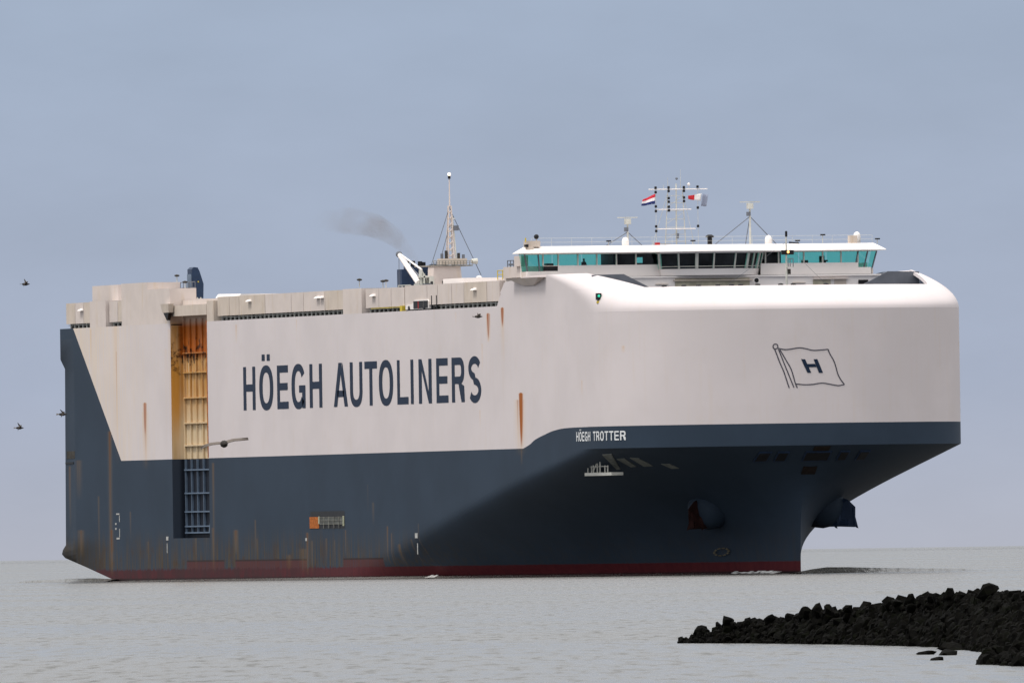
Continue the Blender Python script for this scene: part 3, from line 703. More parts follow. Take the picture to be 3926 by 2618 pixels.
cs.box(.5, 3.2, -9.3, -8.36, 28.3, 30.2)
cas = cs.build('engine_casing', M_HOUSE, ship)
MB().box(3.01, 3.06, -7.35, -7.2, 29.2, 29.75).build('casing_door', M_BLACK, cas)
MB().box(3.01, 3.06, -7.05, -6.9, 29.2, 29.75).build('casing_door', M_REDP, cas)
mb = MB().box(-3.5, 3.3, -8.3, -4.2, 31.22, 31.34)
for k in range(14):
    y_ = -8.3 + k * 4.1 / 13; mb.tube((3.25, y_, 31.34), (3.25, y_, 31.75), .035, n=4)
mb.tube((3.25, -8.3, 31.75), (3.25, -4.2, 31.75), .035).tube((3.25, -8.3, 31.55), (3.25, -4.2, 31.55), .03)
mb.build('casing_platform', paint('weathered_rail', (.22, .21, .19), .7, .3, 2), cas)
MB().sphere((3.4, -3.6, 29.9), .35).build('radome', M_WHITE, ship)
# aft signal mast
XM, YM = 1.5, -6.0
mb = MB()
for a, c_ in ((-.34, -.34), (-.34, .34), (.34, -.34), (.34, .34)): mb.tube((XM + a, YM + c_, 31.3), (XM + a * .4, YM + c_ * .4, 37.3), .075, .055, 6)
zz = 31.5
while zz < 37:
    k = 1 - .6 * (zz - 31.3) / 6
    q = [(XM + a * .34 * k, YM + c_ * .34 * k, zz) for a, c_ in ((-1, -1), (1, -1), (1, 1), (-1, 1))]
    for a, c_ in zip(q, q[1:] + q[:1]): mb.tube(a, (c_[0], c_[1], zz + .45), .035, n=4)
    zz += .62
mb.tube((XM, YM, 37.2), (XM, YM, 40.3), .08, .05, 6)
mst = mb.build('signal_mast', M_HOUSE, ship)
for y_, z_, h_ in ((-1.0, 32.0, .5), (-.55, 32.0, .8), (.75, 32.0, .55), (1.25, 32.0, .4)): MB().box(XM + .2, XM + .5, YM + y_ - .1, YM + y_ + .12, z_, z_ + h_).build('mast_gear', random.choice([M_DARK, M_HOUSE2, M_DECK]), mst)
mb = MB().tube((XM + .4, YM + .55, 31.3), (XM + .1, YM + .25, 36.3), .08, .05)
for z in (32, 32.8, 33.6, 34.4, 35.2, 36): mb.tube((XM, YM, z), (XM + .3, YM + .45, z), .04)
mb.build('mast_ladder', M_PALE, mst)
MB().box(XM + .2, XM + .6, YM + .3, YM + .75, 34.8, 35.3).build('mast_lamp_box', M_DECK, mst)
mb = MB()
for a, c_ in (((XM, YM, 37.2), (XM, YM - 2.0, 31.4)), ((XM, YM, 35.4), (XM, YM - 1.2, 31.4)), ((XM, YM, 37.0), (XM + 1, YM + 2.9, 30.3))): mb.tube(a, c_, .035, n=4)
mb.build('mast_stay', M_DECK, mst)
MB().sphere((XM, YM, 40.45), .17).build('masthead_lamp', M_LAMPW, mst)
MB().tube((XM, YM, 40.0), (XM, YM, 40.3), .14, .14, 8).build('lamp_base', M_BLACK, mst)
MB().box(XM - .6, XM + .8, YM - 1.2, YM + 1.5, 31.4, 32.0).build('mast_foot', M_HOUSE2, mst)
MB().tube((XM + 1, YM + 1.9, 31.7), (XM + 1, YM + 2.5, 31.7), .22, .3, 8).build('floodlight', M_PALE, mst)

# ---- provision crane on the starboard side
CX, CY = 17.5, -14.0
crn = empty('provision_crane'); crn.parent = ship
mb = MB().box(CX - .9, CX + .9, CY - .35, CY + .85, 28.6, 29.3).tube((CX, CY + .2, 27.0), (CX, CY + .2, 28.7), .55, .55, 10)
mb.build('crane_pedestal', M_PALE, crn)
mb = MB().box(CX - .5, CX + .2, CY + .05, CY + .22, 29.3, 30.7).box(CX - .5, CX + .2, CY + .55, CY + .70, 29.3, 30.0)
mb.tube((CX, CY - .05, 30.1), (CX, CY + .9, 30.0), .08).tube((CX, CY + .15, 30.7), (CX, CY + .9, 29.4), .07)
mb.box(CX - .6, CX + .4, CY + .28, CY + .44, 28.9, 30.3).box(CX - .6, CX + .5, CY + .85, CY + 1.35, 28.6, 29.9).box(CX - .5, CX + .4, CY - .1, CY + 1.3, 29.9, 30.05)
mb.build('crane_frame', M_PALE, crn)
MB().box(CX + .51, CX + .56, CY + .95, CY + 1.2, 28.8, 29.5).build('crane_door', M_BLACK, crn)
MB().box(CX + .41, CX + .5, CY + .46, CY + .54, 28.7, 29.8).build('crane_hose', M_BLACK, crn)
TIP = Vector((CX - 7.0, CY - .05, 32.35))
mb = MB().tube((CX - .2, CY, 29.35), TIP, .36, .22, 8); mb.build('crane_boom', M_WHITE, crn)
mb = MB().tube((CX, CY + .2, 30.7), TIP + Vector((.3, 0, .05)), .10, .08, 6); mb.build('boom_tie', M_WHITE, crn)
mb = MB().tube((CX + .2, CY + .3, 29.6), TIP + Vector((2.5, .1, -1.0)), .14, .10, 6); mb.build('luffing_cylinder', M_DECK, crn)
mb = MB().tube(TIP + Vector((0, 0, .1)), TIP + Vector((0, -.05, -4.5)), .03, n=4); mb.build('hoist_wire', M_DECK, crn)
MB().box(TIP.x - .3, TIP.x + .3, TIP.y - .25, TIP.y + .2, 27.45, 28.2).build('crane_hook', M_BLACK, crn)
MB().box(TIP.x - .3, TIP.x + .4, TIP.y + .2, TIP.y + .45, 27.9, 28.15).build('hook_guard', M_YEL, crn)
MB().sphere(TIP, .33).build('boom_head', M_DECK, crn)
mb = MB()
for z in (28.3, 28.7, 29.2):
    mb.tube((CX - 5.5, CY - .6, z), (CX - 1.2, CY - .6, z), .05)
for x in (-5.5, -4.2, -2.8, -1.2): mb.tube((CX + x, CY - .6, 28.0), (CX + x, CY - .6, 29.2), .06)
mb.box(CX - 5.5, CX + 1.5, CY - .6, CY + 1.4, 27.85, 28.0)
mb.build('crane_walkway', M_PALE, crn)
mb = MB()
for x in (.8, 1.6, 2.4): mb.box(CX + x, CX + x + .35, CY + .0, CY + .4, 28.0, 29.3)
mb.build('crane_cabinet', M_DECK, crn)
# small items at the deck edge by the crane
MB().box(24.5, 25.3, -B + .05, -B + .5, 26.45, 27.05).build('deck_box', M_YEL, ship)
mb = MB()
for x in (34.6, 36.3): mb.tube((x, -B + .4, 26.45), (x, -B + .4, 27.9), .12)
mb.build('mooring_post', M_BLACK, ship)
MB().box(13.5, 25, -B + .3, -B + .35, 26.9, 26.96).build('edge_rail', M_YEL, ship)

# ---- bridge
XB = 68.0
bridge = empty('bridge'); bridge.parent = ship
def wbox(y0, y1, z0_, z1_, x0_=XB - .25, x1_=XB, mat=M_HOUSE, name='bridge_wall'):
    return MB().box(x0_, x1_, y0, y1, z0_, z1_).build(name, mat, bridge)
mb = MB().box(XB - .25, XB, -18.2, -16.5, 29.15, 29.72).box(XB - .25, XB, -16.5, -15.0, 29.15, 29.74).box(XB - .25, XB, -15.0, -4.6, 29.15, 30.27).box(XB - .25, XB, 5.7, 15.7, 29.15, 30.27).box(XB - .25, XB, 15.7, 17.0, 29.15, 29.80)
mb.box(XB - .25, XB, -18.4, 17.6, 31.36, 31.48)
mb.box(XB - 2.05, XB - 1.8, -18.2, -9.2, 29.15, 30.25).box(XB - 2.05, XB - 1.8, -18.4, -9.2, 31.36, 31.48).box(XB - 2.05, XB - 1.8, 7.9, 17.2, 29.15, 30.25).box(XB - 2.05, XB - 1.8, 7.9, 17.6, 31.36, 31.48)
mb.box(XB - 2, XB - .25, -18.2, 17.2, 29.0, 29.14)
mb.build('bridge_wall', M_WHITE, bridge)
# centre bay: faceted, glazing leans outwards
TOPY = [-4.96, -3.34, -1.64, .09, 2.36, 3.79, 4.66, 5.36, 5.95]; TOPX = [69.0, 70.1, 70.7, 70.85, 70.7, 70.2, 69.4, 68.75, 68.0]
def bay(i, z):
    k = (z - 29.8) / 1.5; y = TOPY[i]; yb_ = .3 + (y - .3) * .958
    return Vector((TOPX[i] - .42 * (1 - k), yb_ + (y - yb_) * k, z))
TP = [(XB, -4.96)]
mb = MB()
lo = [bay(i, 29.15) for i in range(9)]; hi = [bay(i, 29.80) for i in range(9)]
lo0 = Vector((XB - .3, lo[0].y, 29.15)); hi0 = Vector((XB - .3, hi[0].y, 29.8))
L = [lo0] + lo; H_ = [hi0] + hi
for a in range(len(L) - 1): mb.add([L[a], L[a+1], H_[a+1], H_[a]], [(0, 1, 2, 3)])
lo = [bay(i, 31.30) for i in range(9)]; hi = [bay(i, 31.47) for i in range(9)]
L = [Vector((XB - .3, lo[0].y, 31.30))] + lo; H_ = [Vector((XB - .3, hi[0].y, 31.47))] + hi
for a in range(len(L) - 1): mb.add([L[a], L[a+1], H_[a+1], H_[a]], [(0, 1, 2, 3)])
mb.v += [tuple(bay(i, 29.80)) for i in range(9)] + [(XB - .3, 5.9, 29.8), (XB - .3, -4.9, 29.8)]
k0 = len(mb.v) - 11; mb.f.append(tuple(range(k0, k0 + 11))); mb.mi.append(0)
mb.build('centre_bay_wall', M_WHITE, bridge)
def quad_pane(P, name='window', mat=None, th=.05):
    P = [Vector(p_) for p_ in P]; n = (P[1] - P[0]).cross(P[3] - P[0]).normalized()
    return MB().add(P, [(0, 1, 2, 3)]).build(name, mat or M_GLASS, bridge)
for i in range(8): quad_pane([bay(i, 29.80), bay(i + 1, 29.80), bay(i + 1, 31.30), bay(i, 31.30)])
quad_pane([Vector((XB - .3, -4.80, 29.80)), bay(0, 29.80), bay(0, 31.30), Vector((XB - .3, -4.96, 31.30))])
for i in range(9):
    wd = .15 if i in (0, 2, 5, 7) else .075
    a, c_ = bay(i, 29.78), bay(i, 31.34)
    MB().prism([a + Vector((.03, -wd, 0)), a + Vector((.03, wd, 0)), a + Vector((-.12, wd, 0)), a + Vector((-.12, -wd, 0))], c_ - a).build('mullion', M_PALE, bridge)
mb = MB()
P = [bay(i, 30.02) + Vector((.22, 0, 0)) for i in range(9)]
mb.path(P, .035)
for i in range(9): mb.tube(P[i], P[i] + Vector((-.05, 0, -.3)), .03)
mb.build('window_guard_rail', M_PALE, bridge)
def fwin(y0, y1, z0_, z1_, x=XB - .12, dy=0.0):
    quad_pane([(x - (.12 if z0_ < 30 else .08), y0 - dy, z0_), (x - (.12 if z0_ < 30 else .08), y1 - dy, z0_), (x + .1, y1, z1_), (x + .1, y0, z1_)])
WST = [-14.95, -12.95, -11.02, -9.02, -7.03, -4.70]
WPT = [6.2, 7.55, 10.13, 12.07, 13.95, 15.68]
for ws in (WST, WPT):
    for a, c_ in zip(ws, ws[1:]): fwin(a + .04, c_ - .04, 30.27, 31.36)
fwin(-18.35, -17.05, 29.72, 31.36, dy=-.3); fwin(-16.95, -16.5, 29.72, 31.36, dy=-.1); fwin(-16.45, -15.0, 30.27, 31.36)
fwin(15.75, 16.65, 29.80, 31.36, dy=.32); fwin(16.7, 17.55, 29.80, 31.36, dy=.42)
MB().box(XB - .2, XB - .05, -16.45, -15.0, 29.75, 30.2).build('lower_window', M_BLACK, bridge)
MB().box(XB - .24, XB, -16.5, -15.0, 30.2, 30.27).build('bridge_sill', M_HOUSE, bridge)
for y in WST + WPT + [-16.5]:
    MB().box(XB - .2, XB + .02, y - .06, y + .06, 30.27, 31.36).build('mullion', M_PALE, bridge)
for y, dy in ((-18.38, -.32), (-17.0, -.18), (15.7, .3), (16.68, .36), (17.6, .44)):
    MB().prism([(XB - .24, y - .06 - dy, 29.72), (XB - .10, y - .06 - dy, 29.72), (XB - .10, y + .06 - dy, 29.72), (XB - .24, y + .06 - dy, 29.72)], (.15, dy, 1.64)).build('mullion', M_DECK, bridge)
# after windows and ends of the wings
for a, c_ in ((-18.2, -15), (-15, -12), (-12, -9.2), (7.9, 10.2), (10.2, 13), (13, 17.2)):
    quad_pane([(XB - 1.9, a + .06, 30.25), (XB - 1.9, c_ - .06, 30.25), (XB - 1.9, c_ - .06, 31.36), (XB - 1.9, a + .06, 31.36)], 'rear_window')
for y, yb_ in ((-18.4, -18.1), (17.6, 17.2)):
    MB().hexa([(XB - 2, yb_ - .08, 29.15), (XB - .2, yb_ - .08, 29.15), (XB - .2, yb_ + .08, 29.15), (XB - 2, yb_ + .08, 29.15)],
              [(XB - 2, yb_ - .08, 29.7), (XB - .2, yb_ - .08, 29.7), (XB - .2, yb_ + .08, 29.7), (XB - 2, yb_ + .08, 29.7)]).build('wing_end_wall', M_HOUSE, bridge)
    quad_pane([(XB - 1.8, yb_, 29.72), (XB - .15, yb_, 29.72), (XB - .02, y, 31.36), (XB - 1.8, y, 31.36)], 'wing_end_window')
mb = MB().box(XB - 4.6, XB - 4.4, -9.2, -5.75, 29.15, 31.4).box(XB - 4.6, XB - 4.4, -4.95, 7.9, 29.15, 31.4).box(XB - 4.6, XB - 4.4, -5.75, -4.95, 29.15, 30.5).box(XB - 4.6, XB - 4.4, -5.75, -4.95, 31.05, 31.4)
mb.box(XB - 4.4, XB - .4, -9.25, -9.1, 29.15, 31.4).box(XB - 4.4, XB - .4, 7.75, 7.9, 29.15, 31.4).box(XB - 4.4, XB - .3, -9.1, 7.75, 31.37, 31.42)
mb.build('wheelhouse_bulkhead', M_ROOM, bridge)
quad_pane([(XB - 4.55, -5.75, 30.5), (XB - 4.55, -4.95, 30.5), (XB - 4.55, -4.95, 31.05), (XB - 4.55, -5.75, 31.05)], 'rear_window')
MB().box(XB - 1.6, XB - .8, -15.9, -15.2, 29.15, 30.5).build('wing_console', M_BLACK, bridge)
MB().box(XB - 1.6, XB - .9, 10.35, 10.85, 29.15, 30.55).build('wing_console', M_BLACK, bridge)
mb = MB().box(XB - 1.5, XB - .8, 12.15, 12.65, 29.7, 30.45).box(XB - 1.5, XB - 1.3, 12.15, 12.65, 30.45, 30.95).tube((XB - 1.1, 12.4, 29.15), (XB - 1.1, 12.4, 29.7), .08).box(XB - 1.3, XB - .7, 12.65, 12.8, 30.4, 30.55)
mb.build('pilot_chair', M_BLACK, bridge)
# roof with sloping white front fascia
def roof():
    mb = MB()
    bot = [(XB + 1.2, -18.9), (XB + 1.2, -6.0), (XB + 2.0, -5.2), (XB + 3.4, -3.3), (XB + 3.7, 0), (XB + 3.4, 3.8), (XB + 2.0, 5.6), (XB + 1.2, 6.6), (XB + 1.2, 18.2), (XB - 2.3, 18.2), (XB - 2.3, 9.0), (XB - 5.6, 9.0), (XB - 5.6, -10.5), (XB - 2.3, -10.5), (XB - 2.3, -18.9)]
    top = [(XB - .9, -17.8), (XB - .9, -6.0), (XB - .6, -5.0), (XB + .4, -3.1), (XB + .6, 0), (XB + .4, 3.6), (XB - .6, 5.3), (XB - .9, 6.4), (XB - .9, 17.6), (XB - 2.0, 17.6), (XB - 2.0, 8.6), (XB - 5.0, 8.6), (XB - 5.0, -10.0), (XB - 2.0, -10.0), (XB - 2.0, -17.8)]
    n = len(bot)
    mb.v = [(x, y, 31.44) for x, y in bot] + [(x, y, 31.52) for x, y in bot] + [(x, y, 32.16) for x, y in top]
    mb.f = [tuple(range(n))[::-1], tuple(range(2*n, 3*n))] + [(r*n + i, r*n + (i+1) % n, (r+1)*n + (i+1) % n, (r+1)*n + i) for r in (0, 1) for i in range(n)]
    mb.mi = [0] * len(mb.f)
    return mb.build('bridge_roof', M_WHITE, bridge)
rf = roof()
mb = MB(); ys = [-17.3 + i * 2.05 for i in range(18)]
for y in ys: mb.tube((XB - 1.2, y, 32.16), (XB - 1.2, y, 32.95), .014, n=4)
for z in (32.55, 32.95): mb.tube((XB - 1.2, -17.3, z), (XB - 1.2, 17.5, z), .012, n=4)
mb.build('roof_railing', M_PALE, bridge)
# house below the bridge and its openings
dh = MB().box(62, XB + 1.0, -15.8, 17.9, 25.95, 28.95).box(62, XB + 1.25, -15.9, 18.0, 28.96, 29.10)
deckhouse = dh.build('deckhouse', M_WHITE, ship)
XD = XB + 1.0
for a, c_, z0_, z1_, mt in ((-3.4, 4.2, 27.6, 28.85, M_OLIVE), (10.7, 12.5, 27.6, 28.6, M_OLIVE), (12.9, 14.1, 27.6, 28.75, M_HOUSE2), (15.35, 16.35, 27.6, 28.55, M_BLACK), (17.1, 17.85, 27.6, 28.7, M_DARK)):
    MB().box(XD + .005, XD + .06, a, c_, z0_, z1_).build('deckhouse_opening', mt, deckhouse)
MB().box(XD + .06, XD + .5, -3.6, 4.4, 28.62, 28.72).build('awning', M_HOUSE2, deckhouse)
MB().box(XD + .06, XD + .45, 10.7, 14.3, 28.66, 28.76).build('awning', M_HOUSE, deckhouse)
for a in (-5.4, 8.6): MB().box(XD + .005, XD + .25, a, a + 1.3, 28.30, 28.36).build('ledge', M_HOUSE2, deckhouse)
MB().tube((XD + .5, 4.75, 28.62), (XD + .9, 4.65, 28.60), .28, .30, 14).build('searchlight', M_WHITE, ship)
MB().tube((XD + .91, 4.65, 28.60), (XD + .95, 4.64, 28.60), .22, .22, 14).build('searchlight_lens', M_BLACK, ship)
MB().tube((XD + .7, 4.7, 27.4), (XD + .7, 4.7, 28.35), .12, .12, 8).build('searchlight_post', M_HOUSE, ship)
for px, y in enumerate((-12.6, -11.2, -9.6, -8.2, -6.8, -5.8, -4.0, -1.9, -.6, 2.6)):
    ct = shell[min(range(n_), key=lambda i: abs(shell[i][-1][1] - y) + (0 if shell[i][-1][0] > 90 else 99))][-1]
    MB().sphere((ct[0] - .25, ct[1], ct[2] + .06), .28, 8, sz=.45).build('roller_chock', M_BLACK, ship)
# wing bracket, aft block of the bridge, rails
mb = MB().hexa([(67.5, -B - .15, 28.35), (71.0, -B - .15, 28.35), (71.0, -B + .2, 28.35), (67.5, -B + .2, 28.35)], [(64.0, -19.0, 29.08), (74.6, -19.0, 29.08), (74.6, -B + .2, 29.08), (64.0, -B + .2, 29.08)])
mb.build('wing_bracket', M_HOUSE, ship)
MB().box(63, 76, -B + .3, -15.85, 28.95, 29.12).build('wing_deck', M_HOUSE, ship)
MB().box(55.5, 63, -17.4, -6, 26.43, 29.2).box(58.5, 64.5, -17.7, -16.9, 29.2, 30.3).box(63.2, 65.6, -18.0, -17.3, 30.3, 31.3).build('aft_bridge_block', M_HOUSE, ship)
mb = MB()
for z in (29.6, 30.0): mb.tube((55.6, -17.4, z), (66, -17.4, z), .045)
for i in range(7): mb.tube((55.6 + i * 1.7, -17.4, 29.1), (55.6 + i * 1.7, -17.4, 30.0), .05)
mb.build('wing_railing', M_YEL, ship)
mb = MB()
for i in range(3): mb.tube((60 + i, -17.7, 30.3), (60 + i, -17.7, 30.9), .05)
mb.tube((60, -17.7, 30.9), (62, -17.7, 30.9), .05).box(60.3, 61.8, -17.7, -17.65, 30.4, 30.6)
mb.build('side_railing', M_DECK, ship)
# starboard side light
sl = MB().box(90.6, 91.1, -18.15, -17.7, 26.6, 27.25).build('side_light', M_BLACK, ship)
MB().sphere((91.15, -17.98, 26.98), .13).build('side_light_lens', M_GREEN, sl)
MB().box(90.7, 91.1, -18.1, -17.7, 26.3, 26.5).build('side_light_shelf', M_YEL, sl)

# ---- masts and gear on the bridge roof
XT = 60.0
rm = empty('radar_mast'); rm.parent = ship
mb = MB()
MY = -.45
for (a, t, r) in ((-1.15, -.75, .055), (1.05, .75, .055), (.05, .1, .09)):
    mb.tube((XT, MY + a, 31.3), (XT, MY + t, 37.6), r, r * .7)
mb.tube((XT, MY + .1, 37.6), (XT, MY + .1, 38.3), .09, .05)
for z in (32.6, 33.3, 34, 34.8, 35.6, 36.4, 37.1): mb.tube((XT, MY - 1.1 + (z - 31.3) * .06, z), (XT, MY + 1.0 - (z - 31.3) * .045, z), .025)
for z in (32.8, 34.3, 35.9): mb.tube((XT, MY - 1.0, z), (XT, MY + .9, z + 1.2), .02)
mb.build('mast_tower', M_PALE, rm)
for z, a, c_ in ((37.72, -2.75, 3.25), (35.75, -2.05, 1.6), (33.85, -2.0, 2.0)):
    MB().tube((XT + .1, MY + a, z), (XT + .1, MY + c_, z), .055).build('yardarm', M_WHITE, rm)
MB().box(XT - .3, XT + .3, MY - 2.3, MY - .6, 32.35, 32.42).build('mast_platform', M_PALE, rm)
for y, zz in ((-2.05, (37.88, 37.45, 36.05, 35.6, 34.1, 33.65)), (-.72, (37.9, 37.55, 36.85, 36.5, 36.0, 35.65)), (.85, (37.9, 37.55, 36.9, 36.55)), (2.25, (37.95, 35.9, 34.1))):
    for z in zz: MB().lathe((XT + .15, MY + y, z - .13), [(.10, 0), (.13, .03), (.13, .20), (.09, .26)], 8).build('signal_lamp', M_BLACK, rm)
mb = MB()
for a, c_ in (((XT, MY - .8, 37.3), (XT, MY - 2.6, 31.6)), ((XT, MY + .8, 37.2), (XT, MY + 2.0, 31.8)), ((XT, MY - 2.0, 37.7), (XT, MY - 2.0, 32.0)), ((XT, MY + 2.3, 37.7), (XT, MY + 2.3, 32.0))): mb.tube(a, c_, .022, n=4)
mb.build('halyard', M_PALE, rm)
for y, z, h in ((-.75, 38.6, .9), (.55, 39.3, 1.2), (-1.2, 38.0, .6), (1.4, 38.1, .4)): MB().tube((XT, MY + y, 37.7), (XT, MY + y, z + h * .3), .028, .015, 5).build('whip_antenna', M_PALE, rm)
MB().sphere((XT, MY + 1.4, 38.2), .15).build('antenna_dome', M_WHITE, rm)
MB().sphere((XT + .2, MY + .1, 38.75), .13).build('masthead_light', M_DECK, rm)
MB().tube((XT + .3, MY + .08, 32.9), (XT + .3, MY + .12, 33.4), .13, .13, 8).build('horn', M_DECK, rm)
MB().box(XT + 1, XT + 1.5, MY - 2.5, MY - 2.1, 32.2, 32.5).build('life_buoy_box', M_REDP, rm)
def scanner(y, ztop, name, stays):
    r_ = empty(name); r_.parent = ship; X = XT + 2
    MB().tube((X, y, 31.6), (X, y, ztop - .6), .13, .09, 8).build('scanner_pole', M_PALE, r_)
    MB().box(X - .3, X + .3, y - .24, y + .28, ztop - .65, ztop - .1).build('scanner_motor', M_PALE, r_)
    MB().box(X - .12, X + .12, y - 1.0, y + 1.0, ztop - .03, ztop + .06).build('scanner_bar', M_PALE, r_)
    MB().box(X - .2, X + .2, y - .30, y + .02, ztop - 1.35, ztop - .95).build('scanner_lamp', M_DECK, r_)
    mb = MB()
    for dy in stays: mb.tube((X, y, ztop - 1.4), (X, y + dy, 32.2), .04, n=4)
    mb.build('scanner_stay', M_DECK, r_)
scanner(6.55, 36.35, 'radar_scanner', (-3.7, 2.7, -.5)); scanner(-6.0, 34.95, 'small_radar', (-2.3, 1.5))
for y, z in ((-6.55, 32.7), (8.1, 32.75), (17.2, 33.0)):
    MB().lathe((XT + 3, y, z - .75), [(.34, 0), (.36, .5), (.35, .75), (.27, .95), (.12, 1.07), (.01, 1.1)], 12).build('radome', M_WHITE, ship, smooth=True)
vt = MB().lathe((XB - 1.5, 1.0, 32.1), [(.24, 0), (.24, .75), (.42, .8), (.42, .9), (.2, 1.05)], 10).build('roof_vent', M_BLACK, ship)
MB().sphere((XB - .5, -17.0, 33.1), .25).build('day_shape_ball', M_BLACK, ship)
mb = MB().box(XB - 1.2, XB - .2, -18.1, -16.7, 32.1, 32.7).box(XB - .6, XB + .2, -18.15, -17.5, 31.5, 32.1).tube((XB - .5, -17, 32.7), (XB - .5, -17, 32.9), .05)
mb.build('wing_equipment', M_HOUSE2, ship)
mb = MB().tube((XB - .5, -18.1, 32.6), (XB - .5, -18.1, 33.0), .07); mb.build('wing_light', M_YEL, ship)
MB().box(XB - .2, XB + .3, -18.35, -18.05, 32.1, 32.35).build('wing_lamp', M_BLACK, ship)
mb = MB().box(XB - 1.4, XB - .9, 15.1, 15.9, 32.16, 32.9); mb.build('roof_locker', M_HOUSE2, ship)
for y, z in ((-9.5, 32.55), (9.8, 32.4), (12.4, 32.95), (18.0, 32.5), (-.9, 32.5)):
    MB().tube((XB - 1, y, 32.1), (XB - 1, y, z), .04, n=5).build('lamp_stem', M_PALE, ship)
    MB().box(XB - 1.1, XB - .8, y - .22, y + .22, z, z + .13).build('roof_lamp', M_BLACK, ship)
# foremast on the bow
fm = empty('foremast'); fm.parent = ship; FX, FY = 97.0, -.85
MB().tube((FX, FY, 25.9), (FX, FY, 32.4), .13, .07, 8).build('foremast_pole', M_PALE, fm)
MB().box(FX - .3, FX + .3, FY - .05, FY + .62, 29.45, 29.52).build('foremast_platform', M_PALE, fm)
mb = MB()
for y in (.1, .3, .6): mb.tube((FX + .25, FY + y, 29.5), (FX + .25, FY + y, 30.3), .04)
mb.tube((FX + .25, FY + .1, 30.3), (FX + .25, FY + .6, 30.3), .04); mb.build('foremast_railing', M_DECK, fm)
MB().box(FX - .1, FX + .1, FY + .1, FY + .4, 28.8, 29.3).build('bow_bell', M_DARK, fm)
MB().box(FX, FX + .2, FY - .52, FY + .70, 30.68, 31.12).build('lamp_screen', M_BLACK, fm)
MB().sphere((FX + .25, FY + .12, 30.93), .13).build('masthead_lamp', M_LAMP, fm)
MB().lathe((FX, FY + .02, 32.4), [(.09, 0), (.12, .05), (.12, .5), (.08, .56)], 8).build('anchor_lamp', M_BLACK, fm)
MB().tube((FX, FY + .3, 31.85), (FX, FY + 1.3, 31.8), .09, .05).build('yardarm', M_BLACK, fm)
mb = MB().tube((FX, FY, 31.9), (FX - 3, FY - 5.6, 27.5), .014, n=4).tube((FX, FY, 31.6), (FX - 3, FY + 5.3, 27.5), .014, n=4)
mb.build('foremast_stay', M_DECK, fm)

# small lamps and vents along the top deck
for x, y, z in ((-97, -15, 29.2), (-91, -15.5, 29.2), (-70.5, -14, 30.9), (-60.5, -16, 30.1), (3, -16, 29.3), (9, -15, 29.1), (13, -16.5, 29.0)):
    MB().tube((x, y, z - .1), (x, y, z + .55), .05, n=5).build('lamp_post', M_PALE, ship)
    MB().lathe((x, y, z + .55), [(.16, 0), (.28, .08), (.28, .16), (.05, .24)], 8).build('deck_lamp', M_DARK, ship)
mb = MB()
for i in range(6): mb.tube((-64 + i * 1.1, -15.5, 30.1), (-64 + i * 1.1, -15.5, 30.75), .04, n=4)
mb.tube((-64, -15.5, 30.75), (-58.5, -15.5, 30.75), .05); mb.box(-66, -58.5, -15.6, -15.4, 30.1, 30.2)
mb.build('tower_railing', M_DECK, ship)

# ------------------------------------------------------------------ things carried by the ship
# rescue truck like white deck vehicle behind the rail
veh = empty('deck_truck', (30.0, -17.55, 26.43)); tag(veh, 'small white vehicle with dark windows parked at the deck edge below the crane', 'vehicle')
mb = MB().prism([(-4.2, -.45, .2), (-4.2, -.45, .62), (-1.9, -.45, .72), (-1.0, -.45, 1.12), (3.4, -.45, 1.12), (3.8, -.45, .95), (3.8, -.45, .2)], (0, .9, 0)); mb.build('body', M_WHITE, veh)
for a, c_ in ((-1.3, .2), (.5, 1.9), (2.1, 3.6)): MB().box(a, c_, -.50, -.455, .28, 1.0).build('window', M_BLACK, veh)
MB().box(.25, .45, -.50, -.455, .25, 1.0).build('door_pillar', M_REDP, veh)
for x in (-2.9, 2.4):
    MB().tube((x, -.52, .28), (x, -.2, .28), .28, .28, 12).build('wheel', M_BLACK, veh)

# flags
def cloth_mat(name, stripes):
    mt, g, b, o = newmat(name)
    uv = g.n('ShaderNodeUVMap').outputs[0]; sp = g.n('ShaderNodeSeparateXYZ'); g.put(sp.inputs[0], uv)
    axis, cols = stripes; v = sp.outputs[axis]; c_ = cols[0]
    for k in range(1, len(cols)): c_ = g.mix(g.m('GREATER_THAN', v, k / len(cols)), c_, cols[k])
    g.put(b.inputs['Base Color'], c_); b.inputs['Roughness'].default_value = .9
    return mt
def flag(name, P, mat, label, wave=.12, tri=False):
    # P: four corners bottom hoist, bottom fly, top fly, top hoist
    P = [Vector(p_) for p_ in P]; nx, nz_ = 10, 4; me = bpy.data.meshes.new(name); vs = []; uvs = []
    for j in range(nz_ + 1):
        for i in range(nx + 1):
            u, v = i / nx, j / nz_
            p_ = (P[0].lerp(P[1], u)).lerp(P[3].lerp(P[2], u), v)
            vs.append(p_ + Vector((.9, .1, .35)).normalized() * wave * math.sin(u * 7 + v) * u); uvs.append((u, v))
    fs = [(j*(nx+1) + i, j*(nx+1) + i + 1, (j+1)*(nx+1) + i + 1, (j+1)*(nx+1) + i) for j in range(nz_) for i in range(nx)]
    me.from_pydata([tuple(v) for v in vs], [], fs); ul = me.uv_layers.new(name='UVMap')
    for lp in me.loops: ul.data[lp.index].uv = uvs[lp.vertex_index]
    me.materials.append(mat); ob = bpy.data.objects.new(name, me); COL.objects.link(ob)
    md = ob.modifiers.new('thickness', 'SOLIDIFY'); md.thickness = .02
    for p_ in me.polygons: p_.use_smooth = True
    tag(ob, label, 'flag'); return ob
FT = MY
